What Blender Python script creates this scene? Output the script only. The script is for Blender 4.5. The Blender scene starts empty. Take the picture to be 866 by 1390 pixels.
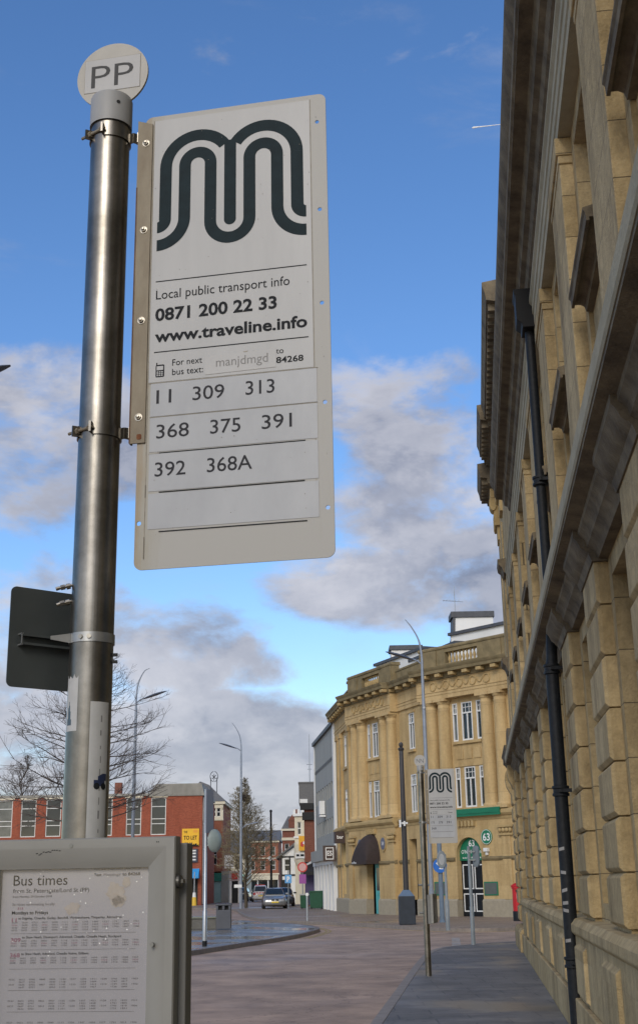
import bpy, bmesh, math, random
from mathutils import Vector, Matrix
R = math.radians
random.seed(7)
S = bpy.context.scene
COL = S.collection

# ------------------------------------------------------------------ camera
TH, PHI, EYE = math.atan(550 / 1723.0), R(1.04), 1.65
f0 = Vector((0, math.cos(TH), math.sin(TH))); u0 = Vector((0, -math.sin(TH), math.cos(TH))); r0 = Vector((1, 0, 0))
rr = r0 * math.cos(PHI) - u0 * math.sin(PHI); uu = r0 * math.sin(PHI) + u0 * math.cos(PHI)
cam = bpy.data.objects.new('camera', bpy.data.cameras.new('camera')); COL.objects.link(cam)
M4 = Matrix(((rr.x, uu.x, -f0.x, 0), (rr.y, uu.y, -f0.y, 0), (rr.z, uu.z, -f0.z, EYE), (0, 0, 0, 1)))
cam.matrix_world = M4
cam.data.sensor_fit = 'VERTICAL'; cam.data.sensor_height = 36; cam.data.lens = 36 * 1723 / 1390.0
cam.data.shift_y = -45 / 1390.0
cam.data.clip_start = 0.05; cam.data.clip_end = 6000
S.camera = cam

# ------------------------------------------------------------------ light
SUN_AZ, SUN_EL = R(195), R(30)
SKY_STR, SUN_STR, EXPO = 0.15, 1.5, 0.0
sund = Vector((math.sin(SUN_AZ) * math.cos(SUN_EL), math.cos(SUN_AZ) * math.cos(SUN_EL), math.sin(SUN_EL)))
sl = bpy.data.lights.new('sun', 'SUN'); sl.energy = SUN_STR; sl.angle = R(24); sl.color = (1.0, 0.93, 0.82)
so = bpy.data.objects.new('sun', sl); COL.objects.link(so)
so.rotation_euler = (-sund).to_track_quat('-Z', 'Y').to_euler()
S.view_settings.view_transform = 'Standard'; S.view_settings.look = 'None'
S.view_settings.exposure = EXPO; S.view_settings.gamma = 1

W = bpy.data.worlds.new('World'); S.world = W; W.use_nodes = True
nt = W.node_tree; nt.nodes.clear()
def wn(t, **k):
    n = nt.nodes.new(t)
    for a, b in k.items(): setattr(n, a, b)
    return n
def wmath(op, a, b=None, clamp=False):
    n = wn('ShaderNodeMath', operation=op); n.use_clamp = clamp
    for i, v in enumerate((a, b)):
        if v is None: continue
        if isinstance(v, (int, float)): n.inputs[i].default_value = v
        else: nt.links.new(v, n.inputs[i])
    return n.outputs[0]
def wmap(v, a, b, c, d, smooth=True):
    n = wn('ShaderNodeMapRange'); n.interpolation_type = 'SMOOTHSTEP' if smooth else 'LINEAR'
    nt.links.new(v, n.inputs[0])
    for i, q in enumerate((a, b, c, d)): n.inputs[i + 1].default_value = q
    return n.outputs[0]
def wmix(f, a, b):
    n = wn('ShaderNodeMix', data_type='RGBA')
    for sock, v in ((n.inputs[0], f), (n.inputs[6], a), (n.inputs[7], b)):
        if isinstance(v, tuple): sock.default_value = (*v, 1)
        elif isinstance(v, (int, float)): sock.default_value = v
        else: nt.links.new(v, sock)
    return n.outputs[2]
tc = wn('ShaderNodeTexCoord')
sky = wn('ShaderNodeTexSky', sky_type='NISHITA'); sky.sun_disc = False
sky.sun_elevation = SUN_EL; sky.sun_rotation = SUN_AZ; sky.air_density = 1.0; sky.dust_density = 0.4; sky.ozone_density = 2.0
hs = wn('ShaderNodeHueSaturation'); hs.inputs['Hue'].default_value = .502; hs.inputs['Saturation'].default_value = 1.20; hs.inputs['Value'].default_value = 1.14
nt.links.new(sky.outputs[0], hs.inputs['Color'])
DIR = tc.outputs['Generated']
def wnoise(scale, detail, rough, stretch=(1, 1, 1), off=(0, 0, 0), dist=0.0):
    mp = wn('ShaderNodeMapping'); mp.inputs['Scale'].default_value = stretch; mp.inputs['Location'].default_value = off
    nt.links.new(DIR, mp.inputs[0])
    n = wn('ShaderNodeTexNoise'); n.inputs['Scale'].default_value = scale; n.inputs['Detail'].default_value = detail
    n.inputs['Roughness'].default_value = rough; n.inputs['Distortion'].default_value = dist
    nt.links.new(mp.outputs[0], n.inputs[0]); return n.outputs[0]
def px_dir(px, py):
    return (f0 * 1723 + rr * (px - 433) + uu * (650 - py)).normalized()
# banks of cumulus: (direction, half-width, half-height, weight) in the sky
BANKS = [((70, 560), .085, .062, .50), ((-60, 620), .12, .08, .48), ((150, 600), .05, .05, .40), ((540, 540), .075, .045, .40), ((600, 610), .085, .05, .46), ((570, 700), .085, .045, .48),
         ((510, 800), .10, .040, .55), ((650, 770), .08, .06, .50), ((200, 880), .11, .042, .58), ((60, 830), .08, .05, .44), ((330, 905), .055, .022, .42), ((20, 960), .10, .05, .50),
         ((130, 960), .10, .04, .50), ((270, 1010), .15, .045, .62), ((400, 1050), .12, .06, .66), ((80, 1080), .14, .05, .5), ((300, 1140), .25, .06, .65), ((620, 1100), .16, .06, .35),
         ((500, 40), .12, .05, .20), ((60, 40), .10, .04, .08), ((620, 150), .07, .06, .13), ((330, 60), .12, .03, .10)]
cover = None
for (p, hw, hh, wt) in BANKS:
    d = px_dir(*p)
    # ellipse in azimuth/elevation about the bank's own direction
    az = Vector((d.y, -d.x, 0)).normalized(); el = d.cross(az); el = -el if el.z < 0 else el
    da = wn('ShaderNodeVectorMath', operation='DOT_PRODUCT'); da.inputs[1].default_value = az / hw; nt.links.new(DIR, da.inputs[0])
    de = wn('ShaderNodeVectorMath', operation='DOT_PRODUCT'); de.inputs[1].default_value = el / hh; nt.links.new(DIR, de.inputs[0])
    ea = wmath('POWER', da.outputs['Value'], 2.0); ee = wmath('POWER', de.outputs['Value'], 2.0)
    g = wmath('MULTIPLY', wmap(wmath('ADD', ea, ee), 0.0, 1.9, 1.0, 0.0), wt)
    fw = wn('ShaderNodeVectorMath', operation='DOT_PRODUCT'); fw.inputs[1].default_value = d; nt.links.new(DIR, fw.inputs[0])
    g = wmath('MULTIPLY', g, wmath('GREATER_THAN', fw.outputs['Value'], 0.0))
    cover = g if cover is None else wmath('MAXIMUM', cover, g)
sep = wn('ShaderNodeSeparateXYZ'); nt.links.new(DIR, sep.inputs[0])
behind = wmap(sep.outputs['Y'], 0.35, -0.35, 0.0, 0.40)          # unseen cloud added behind the camera as warm fill light
cover = wmath('MAXIMUM', cover, behind)
n1 = wnoise(7.5, 12, 0.60, (1, 1, 1.9), (3.1, 1.7, .4), 0.2)
n1u = wnoise(7.5, 6, 0.60, (1, 1, 1.9), (3.1, 1.7, .445), 0.2)           # the same cloud a little higher: how much lies above
n2 = wnoise(5.5, 6, 0.55, (1, 1, 1.6), (7.3, 0.2, 2.2))
dens = wmap(wmath('ADD', wmath('MULTIPLY', n1, 1.25), cover), 0.87, 1.14, 0.0, 1.0)
wisp = wmath('MULTIPLY', wmap(wnoise(5.0, 8, 0.62, (1.2, 1, 3.2), (1.1, 4.2, 9.0), .4), 0.52, 0.8, 0.0, 0.30), wmap(sep.outputs['Z'], 0.0, .5, .6, 1.0))
dens = wmath('MAXIMUM', dens, wisp)
thick = wmap(wmath('ADD', wmath('MULTIPLY', n1, .75), wmath('MULTIPLY', n2, .75)), 0.58, 0.92, 0.0, 1.0)
relief = wmap(wmath('SUBTRACT', n1u, n1), -.07, .10, 0.0, 1.0)
lit = wmix(wmath('MULTIPLY', wmath('ADD', wmath('MULTIPLY', thick, .62), wmath('MULTIPLY', relief, .40)), 1.0, True), (4.5, 4.45, 4.75), (1.45, 1.62, 2.2))
back = wmap(sep.outputs['Y'], 0.2, -0.4, 0.0, 1.0)
lit = wmix(back, lit, (7.0, 6.7, 6.3))  # the added cloud behind the camera is brightened to fill the scene
tint = wn('ShaderNodeMix', data_type='RGBA'); tint.blend_type = 'MULTIPLY'; tint.inputs[0].default_value = 1; tint.inputs[7].default_value = (.97, .965, 1.04, 1); nt.links.new(hs.outputs[0], tint.inputs[6])
final = wmix(wmath('MULTIPLY', dens, 0.93), tint.outputs[2], lit)
bg = wn('ShaderNodeBackground'); bg.inputs[1].default_value = SKY_STR
out = wn('ShaderNodeOutputWorld')
nt.links.new(final, bg.inputs[0]); nt.links.new(bg.outputs[0], out.inputs[0])

# ------------------------------------------------------------------ materials
MATS = {}
def nodes(name):
    m = bpy.data.materials.new(name); m.use_nodes = True
    t = m.node_tree; b = t.nodes['Principled BSDF']; return m, t, b
def mk(name, col, rough=0.6, metal=0.0, var=0.0, scale=8.0, bump=0.0, bscale=None, stretch=(1, 1, 1), col2=None, spec=0.5, coat=0.0):
    """plain surface with a soft noise mottling and optional bump"""
    if name in MATS: return MATS[name]
    m, t, b = nodes(name)
    b.inputs['Roughness'].default_value = rough; b.inputs['Metallic'].default_value = metal
    b.inputs['Specular IOR Level'].default_value = spec; b.inputs['Coat Weight'].default_value = coat
    b.inputs['Base Color'].default_value = (*col, 1)
    if var or col2:
        tx = t.nodes.new('ShaderNodeTexCoord'); mp = t.nodes.new('ShaderNodeMapping'); mp.inputs['Scale'].default_value = stretch
        n = t.nodes.new('ShaderNodeTexNoise'); n.inputs['Scale'].default_value = scale; n.inputs['Detail'].default_value = 7; n.inputs['Roughness'].default_value = .62
        rp = t.nodes.new('ShaderNodeValToRGB'); rp.color_ramp.elements[0].position = .3; rp.color_ramp.elements[1].position = .72
        c2 = col2 or tuple(min(1, c * (1 + var)) for c in col); c1 = col if col2 else tuple(c * (1 - var) for c in col)
        rp.color_ramp.elements[0].color = (*c1, 1); rp.color_ramp.elements[1].color = (*c2, 1)
        t.links.new(tx.outputs['Object'], mp.inputs[0]); t.links.new(mp.outputs[0], n.inputs[0]); t.links.new(n.outputs[0], rp.inputs[0])
        t.links.new(rp.outputs[0], b.inputs['Base Color'])
        if bump:
            n2 = t.nodes.new('ShaderNodeTexNoise'); n2.inputs['Scale'].default_value = bscale or scale * 4; n2.inputs['Detail'].default_value = 5
            t.links.new(mp.outputs[0], n2.inputs[0])
            bp = t.nodes.new('ShaderNodeBump'); bp.inputs['Strength'].default_value = bump; bp.inputs['Distance'].default_value = .02
            t.links.new(n2.outputs[0], bp.inputs['Height']); t.links.new(bp.outputs[0], b.inputs['Normal'])
    MATS[name] = m; return m
def masonry(name, col, col2, mortar, bw, bh, ms, udir, stain=(.5, .45, .38), samt=.5, rough=.85, bump=.4, squash_offset=.5, grain=(.72, 1.16)):
    """coursed blocks laid along udir (horizontal) and z, with tone changes block to block, run-off streaks and grain"""
    m, t, b = nodes(name); b.inputs['Roughness'].default_value = rough; b.inputs['Specular IOR Level'].default_value = .25
    L = t.links.new
    tx = t.nodes.new('ShaderNodeTexCoord')
    d = t.nodes.new('ShaderNodeVectorMath'); d.operation = 'DOT_PRODUCT'; d.inputs[1].default_value = (*udir, 0); L(tx.outputs['Object'], d.inputs[0])
    sp = t.nodes.new('ShaderNodeSeparateXYZ'); L(tx.outputs['Object'], sp.inputs[0])
    cb = t.nodes.new('ShaderNodeCombineXYZ'); L(d.outputs['Value'], cb.inputs[0]); L(sp.outputs['Z'], cb.inputs[1])
    br = t.nodes.new('ShaderNodeTexBrick'); br.offset = squash_offset
    br.inputs['Scale'].default_value = 1; br.inputs['Brick Width'].default_value = bw; br.inputs['Row Height'].default_value = bh
    br.inputs['Mortar Size'].default_value = ms; br.inputs['Mortar Smooth'].default_value = .3; br.inputs['Bias'].default_value = 0
    br.inputs['Color1'].default_value = (*col, 1); br.inputs['Color2'].default_value = (*col2, 1); br.inputs['Mortar'].default_value = (*mortar, 1)
    L(cb.outputs[0], br.inputs[0])
    # run-off streaks, longer in z
    mp = t.nodes.new('ShaderNodeMapping'); mp.inputs['Scale'].default_value = (1, 1, .18); L(tx.outputs['Object'], mp.inputs[0])
    n = t.nodes.new('ShaderNodeTexNoise'); n.inputs['Scale'].default_value = 1.7; n.inputs['Detail'].default_value = 8; n.inputs['Roughness'].default_value = .65; L(mp.outputs[0], n.inputs[0])
    rp = t.nodes.new('ShaderNodeMapRange'); rp.inputs[1].default_value = .45; rp.inputs[2].default_value = .75; rp.inputs[3].default_value = 0; rp.inputs[4].default_value = samt; L(n.outputs[0], rp.inputs[0])
    mx = t.nodes.new('ShaderNodeMix'); mx.data_type = 'RGBA'; mx.blend_type = 'MULTIPLY'; mx.inputs[7].default_value = (*stain, 1)
    L(rp.outputs[0], mx.inputs[0]); L(br.outputs[0], mx.inputs[6])
    n3 = t.nodes.new('ShaderNodeTexNoise'); n3.inputs['Scale'].default_value = 9; n3.inputs['Detail'].default_value = 8; n3.inputs['Roughness'].default_value = .7; L(tx.outputs['Object'], n3.inputs[0])
    r3 = t.nodes.new('ShaderNodeMapRange'); r3.inputs[1].default_value = .3; r3.inputs[2].default_value = .7; r3.inputs[3].default_value = grain[0]; r3.inputs[4].default_value = grain[1]; L(n3.outputs[0], r3.inputs[0])
    m2 = t.nodes.new('ShaderNodeMix'); m2.data_type = 'RGBA'; m2.blend_type = 'MULTIPLY'; m2.inputs[0].default_value = 1
    L(mx.outputs[2], m2.inputs[6]); L(r3.outputs[0], m2.inputs[7])
    L(m2.outputs[2], b.inputs['Base Color'])
    n4 = t.nodes.new('ShaderNodeTexNoise'); n4.inputs['Scale'].default_value = 45; n4.inputs['Detail'].default_value = 4; L(tx.outputs['Object'], n4.inputs[0])
    ad = t.nodes.new('ShaderNodeMath'); ad.operation = 'MULTIPLY_ADD'; ad.inputs[1].default_value = -1.5; L(br.outputs['Fac'], ad.inputs[0]); L(n4.outputs[0], ad.inputs[2])
    bp = t.nodes.new('ShaderNodeBump'); bp.inputs['Strength'].default_value = bump; bp.inputs['Distance'].default_value = .012
    L(ad.outputs[0], bp.inputs['Height']); L(bp.outputs[0], b.inputs['Normal'])
    MATS[name] = m; return m
def wet(name, col, col2, dry, wetr, scale, thr=(.45, .62), brick=None, bump=.25, wear=0.0):
    """ground surface: mottled, with wet shining patches"""
    m, t, b = nodes(name); L = t.links.new
    tx = t.nodes.new('ShaderNodeTexCoord')
    n = t.nodes.new('ShaderNodeTexNoise'); n.inputs['Scale'].default_value = scale; n.inputs['Detail'].default_value = 6; n.inputs['Roughness'].default_value = .6; L(tx.outputs['Object'], n.inputs[0])
    n2 = t.nodes.new('ShaderNodeTexNoise'); n2.inputs['Scale'].default_value = 6; n2.inputs['Detail'].default_value = 8; n2.inputs['Roughness'].default_value = .7; L(tx.outputs['Object'], n2.inputs[0])
    mx = t.nodes.new('ShaderNodeMix'); mx.data_type = 'RGBA'; mx.inputs[6].default_value = (*col, 1); mx.inputs[7].default_value = (*col2, 1); L(n2.outputs[0], mx.inputs[0])
    c = mx.outputs[2]; hgt = n2.outputs[0]
    if brick:
        br = t.nodes.new('ShaderNodeTexBrick'); br.inputs['Scale'].default_value = 1; br.inputs['Brick Width'].default_value = brick[0]; br.inputs['Row Height'].default_value = brick[1]
        br.inputs['Mortar Size'].default_value = .008 if brick[0] < .5 else .013; br.inputs['Color1'].default_value = (1, 1, 1, 1); br.inputs['Color2'].default_value = (.8, .8, .8, 1); br.inputs['Mortar'].default_value = (.45, .45, .45, 1)
        L(tx.outputs['Object'], br.inputs[0])
        m2 = t.nodes.new('ShaderNodeMix'); m2.data_type = 'RGBA'; m2.blend_type = 'MULTIPLY'; m2.inputs[0].default_value = 1; L(c, m2.inputs[6]); L(br.outputs[0], m2.inputs[7]); c = m2.outputs[2]
    if wear:                                                         # stains, old patches and hairline cracks
        n7 = t.nodes.new('ShaderNodeTexNoise'); n7.inputs['Scale'].default_value = .7; n7.inputs['Detail'].default_value = 9; n7.inputs['Roughness'].default_value = .68; L(tx.outputs['Object'], n7.inputs[0])
        v = t.nodes.new('ShaderNodeTexVoronoi'); v.feature = 'DISTANCE_TO_EDGE'; v.inputs['Scale'].default_value = .55; vm = t.nodes.new('ShaderNodeVectorMath'); vm.operation = 'ADD'
        n8 = t.nodes.new('ShaderNodeTexNoise'); n8.inputs['Scale'].default_value = 2.5; n8.inputs['Detail'].default_value = 6; L(tx.outputs['Object'], n8.inputs[0]); L(tx.outputs['Object'], vm.inputs[0]); L(n8.outputs['Color'], vm.inputs[1]); L(vm.outputs[0], v.inputs[0])
        r7 = t.nodes.new('ShaderNodeMapRange'); r7.inputs[1].default_value = .35; r7.inputs[2].default_value = .68; r7.inputs[3].default_value = 1 - wear; r7.inputs[4].default_value = 1 + wear * .6; L(n7.outputs[0], r7.inputs[0])
        r8 = t.nodes.new('ShaderNodeMapRange'); r8.inputs[1].default_value = .0; r8.inputs[2].default_value = .012; r8.inputs[3].default_value = .55; r8.inputs[4].default_value = 1; L(v.outputs['Distance'], r8.inputs[0])
        mw = t.nodes.new('ShaderNodeMath'); mw.operation = 'MULTIPLY'; L(r7.outputs[0], mw.inputs[0]); L(r8.outputs[0], mw.inputs[1])
        m3 = t.nodes.new('ShaderNodeMix'); m3.data_type = 'RGBA'; m3.blend_type = 'MULTIPLY'; m3.inputs[0].default_value = 1; L(c, m3.inputs[6]); L(mw.outputs[0], m3.inputs[7]); c = m3.outputs[2]
    mr = t.nodes.new('ShaderNodeMapRange'); mr.interpolation_type = 'SMOOTHSTEP'
    mr.inputs[1].default_value = thr[0]; mr.inputs[2].default_value = thr[1]; mr.inputs[3].default_value = dry; mr.inputs[4].default_value = wetr; L(n.outputs[0], mr.inputs[0])
    L(mr.outputs[0], b.inputs['Roughness']); L(c, b.inputs['Base Color'])
    bs = t.nodes.new('ShaderNodeMapRange'); bs.inputs[1].default_value = thr[0]; bs.inputs[2].default_value = thr[1]; bs.inputs[3].default_value = bump; bs.inputs[4].default_value = bump * .15; L(n.outputs[0], bs.inputs[0])
    n5 = t.nodes.new('ShaderNodeTexNoise'); n5.inputs['Scale'].default_value = 60; n5.inputs['Detail'].default_value = 3; L(tx.outputs['Object'], n5.inputs[0])
    bp = t.nodes.new('ShaderNodeBump'); bp.inputs['Distance'].default_value = .01; L(bs.outputs[0], bp.inputs['Strength']); L(n5.outputs[0], bp.inputs['Height']); L(bp.outputs[0], b.inputs['Normal'])
    MATS[name] = m; return m

stone_grey = masonry('weathered_ashlar', (.50, .38, .205), (.41, .305, .155), (.15, .115, .07), .98, .425, .004, (.25, 1.0), (.34, .31, .27), .95, bump=.7)
stone_block = masonry('rusticated_stone', (.50, .38, .205), (.40, .295, .148), (.3, .23, .12), .83, .425, .001, (.25, 1.0), (.34, .31, .27), .95, bump=.7)
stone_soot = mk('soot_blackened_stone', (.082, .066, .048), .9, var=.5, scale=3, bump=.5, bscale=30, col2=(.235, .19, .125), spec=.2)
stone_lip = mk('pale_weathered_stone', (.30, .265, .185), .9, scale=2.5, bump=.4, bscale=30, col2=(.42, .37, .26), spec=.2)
stone_gold = masonry('golden_sandstone', (.55, .40, .20), (.50, .36, .175), (.42, .30, .15), 1.15, .48, .005, (-.55, .84), (.52, .45, .36), .75, bump=.12, grain=(.88, 1.08))
stone_gold_plain = masonry('golden_sandstone_smooth', (.56, .41, .21), (.52, .375, .185), (.38, .27, .14), 9, 1.45, .008, (-.55, .84), (.52, .45, .36), .75, bump=.12, grain=(.88, 1.08))
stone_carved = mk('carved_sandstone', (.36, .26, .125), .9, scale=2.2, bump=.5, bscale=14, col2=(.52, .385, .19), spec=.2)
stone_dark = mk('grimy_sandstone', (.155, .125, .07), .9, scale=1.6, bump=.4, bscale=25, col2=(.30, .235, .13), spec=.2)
granite = mk('granite_plinth', (.30, .26, .19), .85, scale=6, col2=(.38, .33, .24), bump=.2)
red_brick = masonry('red_brick', (.37, .095, .05), (.27, .065, .036), (.33, .13, .08), .225, .075, .010, (1, .15), (.6, .5, .45), .5, bump=.2)
red_brick_far = masonry('orange_red_brick', (.36, .12, .07), (.31, .10, .055), (.30, .16, .11), .225, .075, .010, (1, .3), (.6, .5, .45), .5, bump=.2)
brick_dark = masonry('dark_red_brick', (.26, .085, .055), (.21, .07, .045), (.2, .12, .09), .225, .075, .010, (1, .5), (.5, .45, .42), .5, bump=.2)
concrete = mk('concrete_grey', (.24, .23, .20), .9, scale=1.5, col2=(.33, .315, .28), bump=.3, stretch=(1, 1, .4))
panel_grey = mk('grey_cladding_panel', (.27, .275, .255), .8, scale=1.2, col2=(.33, .335, .31), stretch=(1, 1, .3))
render_white = mk('white_painted_render', (.72, .72, .70), .75, scale=1.3, col2=(.80, .80, .78), stretch=(1, 1, .4))
cream = mk('cream_paint', (.62, .56, .42), .75, scale=2, col2=(.70, .64, .50))
white_paint = mk('white_paint', (.74, .74, .72), .5, var=.05, scale=4)
black_paint = mk('black_gloss_paint', (.008, .009, .011), .55, spec=.22, scale=20, col2=(.018, .02, .023), bump=.12, bscale=40)
black_matt = mk('matt_black', (.02, .02, .02), .8, var=.2)
slate = mk('slate_roof', (.11, .11, .11), .7, scale=5, col2=(.17, .165, .16), stretch=(1, 1, 4))
lead = mk('lead_flashing', (.07, .075, .085), .6, var=.3, scale=3)
glass = mk('window_glass', (.018, .024, .026), .06, var=.4, scale=.6, spec=.6)
glass_pale = mk('window_glass_with_blind', (.16, .17, .16), .12, scale=1.1, col2=(.05, .06, .06), spec=.6)
steel = mk('galvanised_steel', (.42, .44, .46), .42, .75, var=.15, scale=6, stretch=(1, 1, .3))
grey_paint = mk('grey_post_paint', (.20, .23, .25), .5, var=.15, scale=5)
blue_grey_paint = mk('blue_grey_post_paint', (.13, .18, .24), .45, var=.15, scale=5)
bright_metal = mk('bright_plated_bolt', (.34, .31, .26), .32, 1.0, var=.25, scale=60)
green_sign = mk('green_sign_enamel', (.008, .17, .085), .4, var=.12, scale=3)
mint = mk('mint_paint', (.32, .56, .46), .6, var=.08)
teal_paint = mk('turquoise_door_paint', (.07, .36, .36), .45, var=.1)
awning_brown = mk('dark_brown_canvas', (.040, .028, .026), .85, var=.2, scale=6)
brown_sign = mk('brown_sign', (.055, .032, .025), .6, var=.1)
blue_sign = mk('blue_sign', (.02, .14, .50), .4, var=.08)
blue_awning = mk('blue_awning_fabric', (.035, .30, .66), .6, var=.1)
red_sign = mk('red_sign', (.55, .045, .035), .5, var=.1)
red_post = mk('pillar_box_red', (.52, .012, .018), .32, var=.08)
yellow_sign = mk('yellow_board', (.82, .46, .02), .6, var=.06, scale=2)
yellow_line = mk('worn_yellow_line', (.42, .30, .08), .8, scale=7, col2=(.22, .17, .09))
white_line = mk('worn_white_line', (.42, .40, .38), .8, scale=7, col2=(.2, .19, .18))
bin_green = mk('green_bin_plastic', (.008, .075, .035), .5, var=.15)
bark = mk('bark', (.055, .042, .03), .9, scale=12, col2=(.10, .08, .055), stretch=(1, 1, .3))
twig = mk('bare_twigs', (.085, .068, .058), .9, var=.3, scale=3)
twig_olive = mk('olive_twigs', (.20, .165, .10), .9, var=.35, scale=2)
ink = mk('ink_black', (.016, .018, .021), .65, spec=.15)
ink_grey = mk('ink_grey', (.10, .10, .10), .6)
ink_dull = mk('faded_ink', (.20, .195, .19), .6)
ink_pink = mk('ink_magenta', (.21, .08, .12), .65)
ink_white = mk('letter_white', (.80, .80, .78), .5)

# ------------------------------------------------------------------ mesh helpers
class MB:
    def __init__(s): s.v = []; s.f = []
    def add(s, vs, fs, T=None):
        o = len(s.v); s.v += [tuple(T(*p)) if T else tuple(p) for p in vs]; s.f += [tuple(i + o for i in f) for f in fs]; return s
    def box(s, x0, x1, y0, y1, z0, z1, T=None):
        return s.add([(x0, y0, z0), (x1, y0, z0), (x1, y1, z0), (x0, y1, z0), (x0, y0, z1), (x1, y0, z1), (x1, y1, z1), (x0, y1, z1)],
                     [(0, 3, 2, 1), (4, 5, 6, 7), (0, 1, 5, 4), (1, 2, 6, 5), (2, 3, 7, 6), (3, 0, 4, 7)], T)
    def quad(s, a, b, c, d, T=None): return s.add([a, b, c, d], [(0, 1, 2, 3)], T)
    def prism(s, pts, y0, y1, T=None):
        """polygon in (x,z) pushed along y"""
        n = len(pts); vs = [(p[0], y0, p[1]) for p in pts] + [(p[0], y1, p[1]) for p in pts]
        return s.add(vs, [tuple(range(n))[::-1], tuple(range(n, 2 * n))] + [(i, (i + 1) % n, n + (i + 1) % n, n + i) for i in range(n)], T)
    def flat(s, pts, z0, z1, T=None):
        """polygon in (x,y) raised in z"""
        n = len(pts); vs = [(p[0], p[1], z0) for p in pts] + [(p[0], p[1], z1) for p in pts]
        return s.add(vs, [tuple(range(n))[::-1], tuple(range(n, 2 * n))] + [(i, (i + 1) % n, n + (i + 1) % n, n + i) for i in range(n)], T)
    def run(s, prof, s0, s1, T, steps=1):
        """moulding: profile of (out,z) points swept along s; T(s,o,z)"""
        n = len(prof); ss = [s0 + (s1 - s0) * i / steps for i in range(steps + 1)]
        vs = [(q, p[0], p[1]) for q in ss for p in prof]
        fs = [(a * n + i, a * n + (i + 1) % n, (a + 1) * n + (i + 1) % n, (a + 1) * n + i) for a in range(steps) for i in range(n)]
        fs += [tuple(range(n))[::-1], tuple(range(steps * n, steps * n + n))]
        return s.add(vs, fs, T)
    def tube(s, pts, rad, n=10, cap=True, T=None):
        pts = [Vector(p) for p in pts]; k = len(pts)
        if not isinstance(rad, (list, tuple)): rad = [rad] * k
        vs = []; ref = None
        for i, p in enumerate(pts):
            d = (pts[min(i + 1, k - 1)] - pts[max(i - 1, 0)]).normalized()
            if ref is None: ref = Vector((0, 0, 1)) if abs(d.z) < .9 else Vector((1, 0, 0))
            a = d.cross(ref).normalized(); b = d.cross(a).normalized()
            for j in range(n):
                t = 2 * math.pi * j / n; vs.append(tuple(p + (a * math.cos(t) + b * math.sin(t)) * rad[i]))
        fs = [(i * n + j, i * n + (j + 1) % n, (i + 1) * n + (j + 1) % n, (i + 1) * n + j) for i in range(k - 1) for j in range(n)]
        if cap: fs += [tuple(range(n))[::-1], tuple(range((k - 1) * n, k * n))]
        return s.add(vs, fs, T)
    def lathe(s, prof, cx=0, cy=0, n=24, T=None, a0=0, a1=2 * math.pi):
        full = abs(a1 - a0 - 2 * math.pi) < 1e-6; m = n if full else n + 1; k = len(prof)
        vs = [(cx + r * math.cos(a0 + (a1 - a0) * j / n), cy + r * math.sin(a0 + (a1 - a0) * j / n), z) for r, z in prof for j in range(m)]
        fs = [(i * m + j, i * m + (j + 1) % m, (i + 1) * m + (j + 1) % m, (i + 1) * m + j) for i in range(k - 1) for j in range(m if full else m - 1)]
        if full:
            if prof[0][0] > 1e-5: fs.append(tuple(range(m))[::-1])
            if prof[-1][0] > 1e-5: fs.append(tuple(range((k - 1) * m, k * m)))
        return s.add(vs, fs, T)
    def disc(s, cx, cz, r, y0, y1, n=40, T=None, sz=1.0):
        return s.prism([(cx + r * math.cos(2 * math.pi * i / n), cz + sz * r * math.sin(2 * math.pi * i / n)) for i in range(n)], y0, y1, T)
    def text(s, body, x0, zb, x1=None, cap=.05, y=0, T=None, bold=0.0, res=3):
        """letters standing in the (x,z) plane facing -y, baseline zb, capital height cap, fitted to x0..x1"""
        vs, fs, wid, ch = glyphs(body, bold, res)
        kz = cap / ch; kx = kz if x1 is None else (x1 - x0) / wid
        return s.add([(x0 + p[0] * kx, y, zb + p[1] * kz) for p in vs], fs, T)
    def build(s, name, mat, parent=None, smooth=None, bevel=0, loc=None, weld=True):
        me = bpy.data.meshes.new(name); me.from_pydata(s.v, [], s.f)
        bm = bmesh.new(); bm.from_mesh(me)
        if weld: bmesh.ops.remove_doubles(bm, verts=bm.verts, dist=1e-5)
        bmesh.ops.recalc_face_normals(bm, faces=bm.faces); bm.to_mesh(me); bm.free()
        if smooth: me.shade_smooth(); me.set_sharp_from_angle(angle=R(smooth))
        me.materials.append(mat)
        o = bpy.data.objects.new(name, me); COL.objects.link(o)
        if parent: o.parent = parent
        if loc: o.location = loc
        if bevel:
            b = o.modifiers.new('bevel', 'BEVEL'); b.width = bevel; b.segments = 2; b.limit_method = 'ANGLE'; b.angle_limit = R(40)
        return o
_G = {}
def glyphs(body, bold, res):
    def raw(tx):
        k = (tx, bold, res)
        if k in _G: return _G[k]
        cu = bpy.data.curves.new('t', 'FONT'); cu.body = tx; cu.size = 1; cu.resolution_u = res; cu.offset = bold
        ob = bpy.data.objects.new('t', cu); me = bpy.data.meshes.new_from_object(ob)
        r = ([tuple(v.co[:2]) for v in me.vertices], [tuple(p.vertices) for p in me.polygons])
        bpy.data.objects.remove(ob); bpy.data.meshes.remove(me); bpy.data.curves.remove(cu); _G[k] = r; return r
    vs, fs = raw(body); ch = max(p[1] for p in raw('H')[0])
    mn = min(p[0] for p in vs); mxx = max(p[0] for p in vs)
    return [(p[0] - mn, p[1]) for p in vs], fs, mxx - mn, ch
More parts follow.
